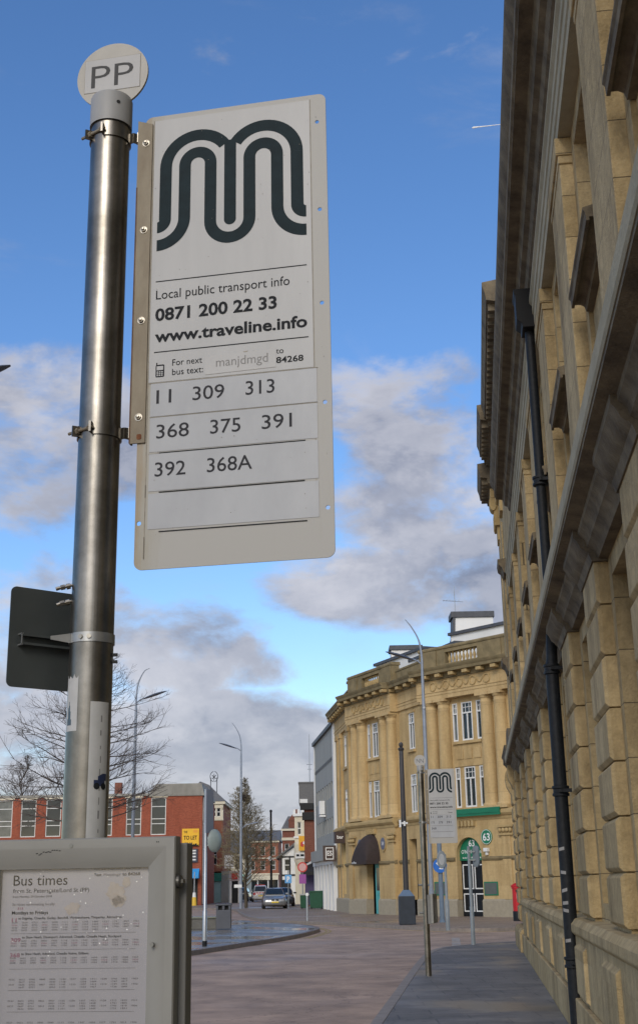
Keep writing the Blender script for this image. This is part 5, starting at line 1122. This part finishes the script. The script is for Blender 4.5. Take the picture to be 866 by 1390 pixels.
# ------------------------------------------------------------------ buildings of the street beyond
def front(m, x0, x1, y, z0, z1, holes, depth=.35):
    """wall in the plane y with openings (x0,x1,z0,z1), its outer face at y"""
    ss = sorted({min(max(q, x0), x1) for q in (x0, x1, *[h[0] for h in holes], *[h[1] for h in holes])}); zz = sorted({min(max(q, z0), z1) for q in (z0, z1, *[h[2] for h in holes], *[h[3] for h in holes])})
    for a, b in zip(ss, ss[1:]):
        for c, d in zip(zz, zz[1:]):
            if not any(h[0] <= (a + b) / 2 <= h[1] and h[2] <= (c + d) / 2 <= h[3] for h in holes): m.box(a, b, y, y + depth, c, d)
def window(par, x0, x1, z0, z1, y, rails=(.5,), mull=0, mat=None, fw=.06, pm=None):
    m = MB()
    m.box(x0, x0 + fw, y, y + .07, z0, z1); m.box(x1 - fw, x1, y, y + .07, z0, z1); m.box(x0 + fw, x1 - fw, y, y + .07, z0, z0 + fw); m.box(x0 + fw, x1 - fw, y, y + .07, z1 - fw, z1)
    for r_ in rails: zc = z0 + (z1 - z0) * r_; m.box(x0 + fw, x1 - fw, y - .01, y + .06, zc - .035, zc + .035)
    for i in range(mull): xc = x0 + (x1 - x0) * (i + 1) / (mull + 1); m.box(xc - .03, xc + .03, y + .003, y + .065, z0 + fw, z1 - fw)
    f = m.build('window', mat or white_paint, par)
    MB().quad((x0 + .02, y + .04, z0 + .02), (x1 - .02, y + .04, z0 + .02), (x1 - .02, y + .04, z1 - .02), (x0 + .02, y + .04, z1 - .02)).build('pane', pm or glass, f); return f
# red brick offices
ro = thing('brick_offices', 'long flat-roofed red brick office block with tall narrow windows and concrete roof edge', 'building', (-22, 122, 0))
X_ = lambda x: x + 22
wins = [-30.5 - 2.33, -30.5, -28.3, -25.97, -23.6, -21.2, -18.5, -16.2]
hl = [(X_(w), X_(w) + 1.42, 6.25, 9.62) for w in wins] + [(X_(w), X_(w) + 1.42, 3.0, 5.4) for w in wins]
m = MB(); front(m, X_(-38), X_(-11.4), 0, 0, 9.72, hl + [(X_(-13.6), X_(-11.75), .02, 2.7)]); m.box(X_(-38), X_(-11.45), .45, 14, 0, 9.7); m.build('brick_wall', red_brick, ro)
wf_ = mk('pale_window_frame', (.64, .64, .61), .5, var=.08)
for i, w in enumerate(wins):
    window(ro, X_(w), X_(w) + 1.42, 6.25, 9.62, .10, (.30, .43, .76), 0, wf_, .09, glass if i != 1 else glass_pale)
    window(ro, X_(w), X_(w) + 1.42, 3.0, 5.4, .10, (.30, .65), 0, wf_, .09)
for w in wins: MB().box(X_(w) - .15, X_(w) + 1.57, -.05, .12, 9.63, 9.78).build('lintel', cream, ro)
m = MB(); m.box(X_(-38), X_(-16.3), -.06, 14, 9.80, 10.02); m.build('roof_edge', concrete, ro)
m = MB(); m.prism([(X_(-16.6), 9.735), (X_(-11.2), 9.735), (X_(-11.5), 10.85), (X_(-15.7), 10.85)], -.12, 12)
for i in range(26): x = X_(-16.0) + i * .175; m.box(x, x + .07, -.155, -.11, 9.8, 10.75)
m.build('concrete_parapet', concrete, ro)
m = MB(); m.box(X_(-19.95), X_(-19.3), 2, 2.7, 9.7, 11.2); m.build('chimney', brick_dark, ro)
m = MB()                                                            # glazed return along the side street
m.add([(X_(-11.39), .3, 0), (X_(-11.39) - .55, 13.9, 0), (X_(-11.39) - .55, 13.9, 9.6), (X_(-11.39), .3, 9.6), (X_(-11.6), .4, 0), (X_(-12.2), 13.9, 0), (X_(-12.2), 13.9, 9.6), (X_(-11.6), .4, 9.6)], [(0, 1, 2, 3), (0, 4, 7, 3), (3, 7, 6, 2), (4, 5, 6, 7), (1, 5, 6, 2), (0, 1, 5, 4)])
gs = m.build('glazed_return', glass, ro)
m = MB()
for q in range(7):
    y = .35 + q * 2.2; x = X_(-11.37) - .0404 * (y - .3); m.box(x, x + .07, y, y + .1, .1, 9.6)
for z in (2.6, 4.9, 7.2): m.add([(X_(-11.35), .3, z), (X_(-11.9), 13.9, z), (X_(-11.9), 13.9, z + .12), (X_(-11.35), .3, z + .12)], [(0, 1, 2, 3)])
m.build('mullion', wf_, gs)
m = MB(); m.box(X_(-13.25), X_(-11.68), -.14, -.03, 5.2, 6.75); tl = m.build('to_let_board', yellow_sign, ro)
m = MB(); m.text('TO LET', X_(-13.1), 5.78, X_(-11.85), .34, -.15, None, .02); m.text('THE', X_(-13.1), 6.36, X_(-12.75), .2, -.15, None, .02)
x = X_(-13.2); rnd = random.Random(5)                                # skyline silhouette along the foot of the board
for i in range(18):
    m.box(x + i * .083, x + i * .083 + .081, -.15, -.142, 5.2, 5.24 + rnd.uniform(.04, .30))
m.build('lettering', ink, tl)
m = MB(); m.box(X_(-12.2), X_(-11.8), -.145, -.141, 6.4, 6.62); m.build('logo_patch', mk('orange_print', (.75, .33, .03), .6), tl)
m = MB(); m.box(X_(-12.95), X_(-11.78), -.12, -.03, 3.75, 4.95); nb_ = m.build('notice_board', mk('navy_board', (.03, .032, .055), .5), ro)
m = MB()
for z in (3.92, 4.2, 4.48, 4.72): m.box(X_(-12.85), X_(-11.95), -.13, -.121, z, z + .13)
m.build('notice_panel', white_paint, nb_)
m = MB(); m.add([(X_(-14.2), 0, 3.2), (X_(-11.62), 0, 3.2), (X_(-11.62), -.9, 2.6), (X_(-14.2), -.9, 2.6), (X_(-14.2), -.9, 2.35), (X_(-11.62), -.9, 2.35), (X_(-11.62), 0, 2.35), (X_(-14.2), 0, 2.35)], [(0, 1, 2, 3), (3, 2, 5, 4), (1, 6, 5, 2), (0, 3, 4, 7)]); m.build('awning', blue_awning, ro)
m = MB(); m.box(X_(-13.6), X_(-11.75), .3, .42, .02, 2.7); m.build('shop_doorway', black_matt, ro)
# corner house behind the offices with ring finial
ch_ = thing('corner_house', 'cream and red brick corner house with slate roof and a ring ornament, behind the offices', 'building', (-12.0, 140, 0))
m = MB(); hh_ = [(-.05, .35, 8.7, 9.6), (.45, .85, 8.7, 9.6), (.0, .55, 6.2, 7.4), (.0, .5, 3.8, 5.6)]
front(m, -3.5, 1.12, 0, 3.1, 8.35, hh_); m.box(-3.5, 1.1, .4, 12, 0, 9.9); m.build('brick_wall', red_brick_far, ch_)
m = MB(); front(m, -3.5, 1.13, -.03, 8.352, 10.0, hh_); m.box(-3.5, 1.16, -.08, .1, 8.3, 8.5); m.box(-3.6, 1.35, -.2, 12.2, 10.0, 10.28); m.build('cream_storey', cream, ch_)
for (a, b, c, d) in hh_: window(ch_, a, b, c, d, .12, (.55,))
m = MB(); m.add([(-3.6, -.25, 10.282), (1.4, -.25, 10.282), (1.4, 12, 10.282), (-3.6, 12, 10.282), (-1.6, 2.5, 12.6), (-.6, 2.5, 12.2), (-1.2, 9, 12.6)], [(0, 1, 5, 4), (1, 2, 6, 5), (2, 3, 6), (3, 0, 4, 6), (4, 5, 6)]); rf = m.build('roof', slate, ch_)
m = MB(); m.tube([(-.35, 1.5, 11.0), (-.35, 1.5, 12.9)], .05, 6); m.tube([(.32, 1.5, 10.8), (.32, 1.5, 12.9)], .05, 6); m.tube([(0 + .42 * math.cos(2 * math.pi * i / 20), 1.5, 13.0 + .55 * math.sin(2 * math.pi * i / 20)) for i in range(21)], .04, 6)
m.tube([(-.2, 1.5, 12.75), (.2, 1.5, 13.15)], .05, 6); m.tube([(.2, 1.5, 12.75), (-.2, 1.5, 13.15)], .05, 6); m.tube([(0, 1.5, 12.5), (0, 1.5, 13.3)], .03, 6); m.build('ring_ornament', lead, rf)
m = MB(); m.box(-3.5, .95, -.05, .1, .0, 2.1); m.build('shopfront', mk('pale_teal_shutter', (.22, .34, .32), .6, scale=2, col2=(.30, .42, .40)), ch_)
m = MB(); m.box(-3.5, 1.0, -.2, .05, 2.12, 2.95); m.build('shop_fascia', mk('deep_green_fascia', (.015, .16, .11), .5, var=.1), ch_)
m = MB(); m.box(.97, 1.9, -.05, 8, 0, 3.1); m.build('side_wall', concrete, ch_)
# the low terrace running on behind the narrow tree
def shop_row(x, y, w, h, mat, label, par_name='terrace', roof=slate, wn_=3, fascia=red_sign, d=14, gable=False):
    r_ = thing(par_name, label, 'building', (x, y, 0)); m = MB(); cw = w / wn_; hl = []
    for i in range(wn_):
        for z in ((3.6, 5.2),) if h < 6.8 else ((3.7, 5.0), (5.7, 6.9)): hl.append((i * cw + cw * .28, i * cw + cw * .72, *z))
    front(m, 0, w, 0, 3.0, h, hl); m.box(0, w, .4, d, 0, h); m.build('wall', mat, r_)
    for q in hl: window(r_, *q, .1, (.5,))
    m = MB(); m.add([(-.2, -.3, h), (w + .2, -.3, h), (w + .2, d + .3, h), (-.2, d + .3, h), (-.2, d / 2, h + 1.7), (w + .2, d / 2, h + 1.7)], [(0, 1, 5, 4), (2, 3, 4, 5), (1, 2, 5), (3, 0, 4), (0, 1, 2, 3)]); m.build('roof', roof, r_)
    m = MB(); m.box(.02, w - .02, -.18, .02, 2.35, 2.98); m.build('shop_fascia', fascia, r_)
    m = MB()
    for i in range(wn_ + 1): m.box(i * cw - .08 if i else 0, i * cw + .08 if i < wn_ else w, -.06, .3, 0, 2.34)
    m.build('shop_pier', white_paint if fascia != mint else mint, r_); m = MB(); m.quad((.05, .15, .3), (w - .05, .15, .3), (w - .05, .15, 2.34), (.05, .15, 2.34)); m.build('shop_glass', glass, r_); return r_
shop_row(-15.6, 168, 5.4, 5.6, cream, 'pale low shop building half hidden behind the narrow tree', fascia=mint, wn_=3)
fr_ = shop_row(-14.2, 190, 7.4, 7.75, red_brick_far, 'orange-red brick building with arched white windows closing the far street', fascia=cream, wn_=5)
m = MB(); m.box(-.1, 7.5, -.12, .0, 3.05, 3.25); m.box(-.05, 7.45, -.06, .0, 5.25, 5.4); m.box(-.15, 7.55, -.2, 0, 7.5, 7.74); m.build('stone_band', cream, fr_)
m = MB(); m.add([(.3, -1.1, 2.3), (2.9, -1.1, 2.3), (2.9, -.2, 2.9), (.3, -.2, 2.9)], [(0, 1, 2, 3)]); m.box(.3, 2.9, -1.1, -1.08, 2.05, 2.3); m.build('awning', mint, fr_)
sb = thing('hanging_shop_sign', 'white shop board with grey lettering panel by the corner house', 'sign', (-9.55, 131, 3.3))
m = MB(); m.box(-.45, .45, -.05, .05, 0, 1.25); m.build('board', white_paint, sb); m = MB(); m.prism([(-.33, .5), (.0, .66), (.33, .5), (.33, .36), (0, .5), (-.33, .36)], -.06, -.052); m.box(-.35, .35, -.06, -.052, .15, .25); m.build('emblem', ink_dull, sb); m = MB(); m.box(-.04, .04, -.04, .04, -3.3, 0); m.build('post', grey_paint, sb)
sb = thing('red_shop_sign', 'small red and white shop sign over a dark doorway past the corner house', 'sign', (-9.15, 134, 0))
m = MB(); m.box(-.6, .5, -.1, .1, 2.1, 3.05); m.build('board', mk('pinkish_white_board', (.55, .46, .44), .6, var=.1), sb); m = MB(); m.box(-.35, .25, -.12, -.102, 2.25, 2.85); m.build('red_panel', red_sign, sb); m = MB(); m.box(-.55, -.35, -.1, .1, 0, 2.095); m.box(.3, .45, -.1, .1, 0, 2.095); m.build('post', white_paint, sb); m = MB(); m.box(-.34, .29, .02, .1, 0, 2.09); m.build('dark_doorway', black_matt, sb)
# right-hand side of the street, from far to near
b2 = thing('brick_house', 'dark red brick house with stone bands and stepped gable along the right of the street', 'building', (-4.9, 150, 0))
m = MB(); hl = [(.25, .75, 4.9, 6.1), (1.2, 1.7, 4.9, 6.1)]; front(m, 0, 2.4, 0, 0, 7.7, hl); m.box(0, 2.4, .4, 10, 0, 7.7); m.build('wall', brick_dark, b2)
for q in hl: window(b2, *q, .1)
m = MB(); m.box(-.1, 2.4, -.12, 0, 6.45, 6.75); m.box(-.15, 2.4, -.2, 0, 7.5, 7.72); m.build('stone_band', cream, b2)
m = MB(); m.add([(-.1, -.2, 7.722), (2.4, -.2, 7.722), (2.4, 6, 7.722), (-.1, 6, 7.722), (.6, 2, 9.2), (1.9, 2, 9.2)], [(0, 1, 5, 4), (1, 2, 5), (2, 3, 4, 5), (3, 0, 4)]); rf = m.build('roof', slate, b2)
m = MB(); m.box(.75, 1.6, -.1, .6, 7.8, 8.6); m.prism([(.65, 8.6), (1.7, 8.6), (1.175, 9.3)], -.15, .7); m.build('dormer', brick_dark, rf)
m = MB(); m.box(1.35, 1.95, 2.5, 3.1, 8.8, 10.0); m.build('chimney', brick_dark, rf)
tg = thing('timbered_house', 'white gabled house with black timbers beside the blue parking sign', 'building', (-4.35, 128, 0))
m = MB(); hl = [(.35, .95, 2.9, 4.0)]; front(m, 0, 1.7, 0, 0, 4.3, hl); m.prism([(0, 4.302), (1.7, 4.302), (1.5, 5.2)], 0, .35); m.box(0, 1.7, .4, 8, 0, 4.3); m.build('wall', render_white, tg)
window(tg, *hl[0], .1)
m = MB(); m.prism([(-.45, 4.0), (1.45, 5.4), (1.45, 5.6), (-.45, 4.2)], -.35, 8); m.build('roof', slate, tg)
m = MB()
for x in (0, .8, 1.58): m.box(x, x + .12, -.06, -.002, 0, 4.3)
m.box(.12, 1.58, -.055, -.002, 2.45, 2.6); m.box(.12, 1.58, -.055, -.002, 4.15, 4.28); m.box(.12, .8, -.04, -.002, .05, 2.1); m.build('timber', black_matt, tg)
cb_ = thing('cream_oriel_building', 'cream building with notched parapet and oriel bay carrying a gold sign', 'building', (-2.75, 118, 0))
m = MB(); hl = [(.25, .6, 5.9, 7.0), (.85, 1.2, 5.9, 7.0)]; front(m, 0, 1.6, 0, 0, 7.5, hl); m.box(0, 1.6, .4, 9, 0, 7.5); m.build('wall', cream, cb_)
for q in hl: window(cb_, *q, .1)
m = MB()
for q in range(5): m.box(-.1 + q * .36, .1 + q * .36, -.12, .1, 7.72, 8.1)
m.box(-.15, 1.65, -.18, .1, 7.5, 7.72); m.box(-.1, 1.6, -.1, 0, 5.6, 5.75); m.build('notched_parapet', white_paint, cb_)
m = MB(); m.lathe([(.12, 2.9), (.45, 3.3), (.62, 3.7), (.62, 5.1), (.5, 5.3)], .55, 0, 16); m.build('oriel_bay', cream, cb_, smooth=30)
m = MB(); m.box(.05, .92, -.72, -.64, 3.85, 4.35); ws = m.build('white_sign', white_paint, cb_); m = MB(); m.box(.15, .4, -.735, -.722, 4.02, 4.2); m.box(.5, .82, -.735, -.722, 4.02, 4.2); m.build('lettering', ink, ws)
m = MB(); m.box(.38, 1.22, -.95, -.85, 4.5, 5.75); gs_ = m.build('gold_sign', mk('gold_sign', (.80, .40, .02), .5, var=.08), cb_)
m = MB(); m.prism([(.52, 4.9), (.75, 4.8), (.82, 5.1), (.72, 5.3), (.55, 5.2)], -.97, -.952); m.prism([(.86, 5.0), (1.08, 4.9), (1.1, 5.35), (.95, 5.5), (.84, 5.3)], -.97, -.952); m.build('emblem', red_sign, gs_); m = MB(); m.prism([(.72, 5.1), (.9, 5.0), (.92, 5.25), (.78, 5.3)], -.974, -.971); m.build('emblem_patch', ink_white, gs_)
db_ = thing('narrow_brick_building', 'narrow dark brick building with tall slate dormer next to the grey clad block', 'building', (-2.0, 106, 0))
m = MB(); m.box(.30, 1.5, 0, 9, 0, 7.4); m.build('wall', brick_dark, db_)
m = MB(); m.box(.15, 1.5, -.25, .4, 6.6, 7.2); m.box(.0, 1.5, -.3, .5, 7.402, 7.9); m.build('eaves', black_matt, db_)
m = MB(); m.box(-.1, 1.5, .2, 8, 7.902, 9.5); m.box(-.15, 1.5, .15, 8, 9.502, 9.62); dm = m.build('slate_dormer', slate, db_); m = MB(); m.box(-.02, .6, .12, .198, 7.95, 8.25); m.build('white_sill', white_paint, dm)
m = MB(); m.box(.31, 1.4, -.05, -.002, .1, 2.5); m.build('shopfront', mk('purple_front', (.06, .045, .12), .5), db_)
m = MB(); m.add([(.0, -1.3, 2.55), (1.4, -1.3, 2.6), (1.4, -.01, 3.35), (.3, -.01, 3.35), (.0, -1.3, 2.3), (1.4, -1.3, 2.35)], [(0, 1, 2, 3), (0, 1, 5, 4)]); m.build('black_awning', black_matt, db_)
m = MB(); m.add([(.2, -1.32, 2.95), (1.45, -.5, 3.5), (1.45, -.5, 3.75), (.2, -1.32, 3.05)], [(0, 1, 2, 3)]); m.build('slanted_board', white_paint, db_)
mast = thing('aerial_mast', 'thin grey aerial mast rising above the dark slate dormer', 'mast', (-1.28, 113, 0))
m = MB(); m.tube([(0, 0, 0), (0, 0, 9), (0, 0, 14.2)], [.06, .06, .03], 6); m.tube([(-.25, 0, 11.6), (.25, 0, 11.6)], .025, 5); m.tube([(-.18, 0, 11.2), (.18, 0, 11.2)], .025, 5); m.build('pole', steel, mast)
# grey clad block beside the bank
gp0, gp1 = Vector((.66, 85.45, 0)), Vector((-.75, 99.6, 0)); ge = (gp1 - gp0).normalized(); go = Vector((-ge.y, ge.x, 0))
gb = thing('grey_clad_block', 'grey panel-clad block with white shopfront columns adjoining the sandstone bank', 'building', gp0)
GT = lambda s, o, z: tuple(ge * s + go * o + Vector((0, 0, z)))
LG = (gp1 - gp0).length
m = MB(); hl = [(1.4 + i * 1.5, 2.2 + i * 1.5, z, z + 1.0) for i in range(8) for z in (4.9, 7.2)]
wall_with(m, GT, 0, LG, 3.2, 11.75, -.3, 0, hl); bx(m, GT, 0, LG, -8, -.35, 0, 11.7); m.build('cladding', panel_grey, gb)
for h in hl:
    m = MB(); bx(m, GT, h[0], h[1], -.15, -.1, h[2], h[2] + .06); bx(m, GT, h[0], h[1], -.15, -.1, h[3] - .06, h[3]); bx(m, GT, (h[0] + h[1]) / 2 - .03, (h[0] + h[1]) / 2 + .03, -.15, -.1, h[2], h[3]); f = m.build('window', wf_, gb)
    mm = MB(); mm.add([GT(h[0], -.13, h[2]), GT(h[1], -.13, h[2]), GT(h[1], -.13, h[3]), GT(h[0], -.13, h[3])], [(0, 1, 2, 3)]); mm.build('pane', glass, f)
m = MB(); bx(m, GT, -.12, .55, -.3, .06, 3.2, 11.9); m.build('white_edge', render_white, gb); m = MB(); bx(m, GT, LG - .3, LG + .1, -.3, .06, 3.2, 11.9); m.build('white_edge', render_white, gb)
m = MB(); bx(m, GT, -.1, LG + .1, -8, .18, 11.752, 12.0)
for q in range(22): bx(m, GT, .7 + q * .6, .95 + q * .6, .0, .05, 9.55, 9.75)
m.build('roof_edge', lead, gb)
m = MB()
for q in range(7): bx(m, GT, q * 2.2, q * 2.2 + .55, -.2, .2, 0, 2.9)
bx(m, GT, -.1, LG, -.2, .22, 2.902, 3.15); m.build('shopfront_column', render_white, gb)
m = MB(); m.add([GT(0, -.1, .1), GT(LG, -.1, .1), GT(LG, -.1, 2.9), GT(0, -.1, 2.9)], [(0, 1, 2, 3)]); m.build('shop_glass', glass, gb)
m = MB()
for q in range(7): bx(m, GT, q * 2.2 + .56, q * 2.2 + 2.19, -.09, -.05, .95, 1.05)
m.build('shop_rail', white_paint, gb)
m = MB(); bx(m, GT, -.05, LG * .9, .2, .5, 3.152, 3.9); m.build('shop_fascia', panel_grey, gb)
m = MB(); bx(m, GT, 6.2, 6.9, .05, .42, 6.3, 7.2); bx(m, GT, 6.1, 7.0, .02, .4, 6.12, 6.24); m.build('ventilation_box', render_white, gb)
bs_ = thing('brown_projecting_sign', 'square brown hanging sign with pale emblem where grey block meets bank', 'sign', (.30, 84.9, 3.02))
m = MB(); m.box(-.48, .36, -.06, .06, 0, .98); m.build('board', brown_sign, bs_)
m = MB()
for q in ((-.32, .2, .12, .17), (-.32, .2, .81, .86), (-.32, -.27, .175, .805), (.15, .2, .175, .805)): m.box(q[0], q[1], -.07, -.062, q[2], q[3])
m.text('ES', -.22, .36, .10, .3, -.065, None, .02); m.build('emblem', ink_white, bs_)

# ------------------------------------------------------------------ trees
TW_MIN = .007
def branch(m, p, d, L, r, depth, rnd, kids, spread, droop, segs=5, n=4):
    pts = [p]; q = Vector(p); dd = Vector(d).normalized(); step = L / segs
    for i in range(segs):
        dd = (dd + Vector((rnd.uniform(-.16, .16), rnd.uniform(-.16, .16), rnd.uniform(-.12, .12) + droop))).normalized(); q = q + dd * step; pts.append(q)
    m.tube(pts, [max(TW_MIN, r * (1 - .85 * i / segs)) for i in range(segs + 1)], n if depth else 3, cap=False)
    if depth <= 0: return
    for k in range(kids[0]):
        t = rnd.uniform(.22, 1.0) * segs; i = min(int(t), segs - 1); pp_ = pts[i].lerp(pts[i + 1], t - i); ax = (pts[i + 1] - pts[i]).normalized()
        sd = Vector((rnd.uniform(-1, 1), rnd.uniform(-1, 1), rnd.uniform(-.45, .75))); sd = (sd - ax * sd.dot(ax)).normalized()
        branch(m, pp_, ax * (1 - spread) + sd * spread, L * rnd.uniform(.28, .55) * (1.1 - .45 * t / segs), r * .42, depth - 1, rnd, kids[1:], spread, droop, max(3, segs - 1), 3)
def bare_tree(x, y, label, h, z0, reach, up, n1, kids, mat, seed, droop=0.0, tr=.16, tw=.007, power=1.2, spread=.55, sway=.0, name='bare_tree', top=.5):
    global TW_MIN
    TW_MIN = tw; rnd = random.Random(seed); root = thing(name, label, 'tree', (x, y, 0)); m = MB()
    tp = [Vector((rnd.uniform(-.05, .05) * i * (1 + sway), rnd.uniform(-.05, .05) * i, h * i / 10)) for i in range(11)]
    m.tube([tp[0]] + tp[1:], [tr * (1 - .088 * i) for i in range(11)], 9); m.build('trunk', bark, root, smooth=60)
    m = MB()
    for i in range(n1):
        f = (i + rnd.random()) / n1; z = z0 + (h * .985 - z0) * f; k = min(int(z / h * 10), 9); p = tp[k].lerp(tp[k + 1], z / h * 10 - k)
        a = i * 2.4 + rnd.uniform(-.5, .5); L = reach * ((1 - f ** power) * (1 - top * .0) + .06) * rnd.uniform(.75, 1.12); u_ = up * (1 + .9 * f)
        branch(m, p, (math.cos(a), math.sin(a), u_), L, tr * .30 * (1 - .6 * f), 2, rnd, kids, spread, droop)
    m.build('branches', mat, root); return root
bare_tree(-12.1, 65, 'large leafless tree with wide drooping layered boughs behind the nearest pole', 14.6, 4.6, 4.35, .12, 78, (9, 5), twig, 3, .028, .17, tw=.005, power=1.9, spread=.48)
bare_tree(-6.25, 104, 'narrow leafless olive-twigged tree holding a nest beside a street lamp', 9.9, 1.5, 3.3, .85, 105, (10, 6), twig_olive, 8, .02, .14, tw=.0095, power=1.25, spread=.58)
bare_tree(-32.5, 140, 'small leafless tree rising behind the brick office roof at left', 15.6, 8.5, 4.2, .9, 34, (9, 6), twig, 21, 0, .2, tw=.009, power=1.3)
rnd = random.Random(6); m = MB()
nest = thing('bird_nest', 'dark twig nest high in the narrow leafless tree', 'nest', (-6.28, 103.7, 8.25))
for i in range(260):
    a, b = rnd.uniform(0, 6.28), rnd.uniform(-1.2, 1.2); p = Vector((math.cos(a) * math.cos(b), math.sin(a) * math.cos(b), math.sin(b) * .9)) * rnd.uniform(.18, .33); t_ = Vector((rnd.uniform(-1, 1), rnd.uniform(-1, 1), rnd.uniform(-.5, .5))).normalized() * .2
    m.tube([p - t_, p + t_], .012, 3, cap=False)
m.build('twigs', twig, nest)

tr_ = MB(); tr_.tube([(432, 3000, 1953), (436, 3000, 1953.5), (450, 3000, 1955.5), (470, 3000, 1957.5), (510, 3000, 1962)], [.6, 2.6, 1.7, 1.2, .8], 6)
tag(tr_.build('contrail', mk('vapour', (.8, .8, .8), 1.0)), 'short white vapour trail high in the blue sky beside the stone cornice', 'contrail')
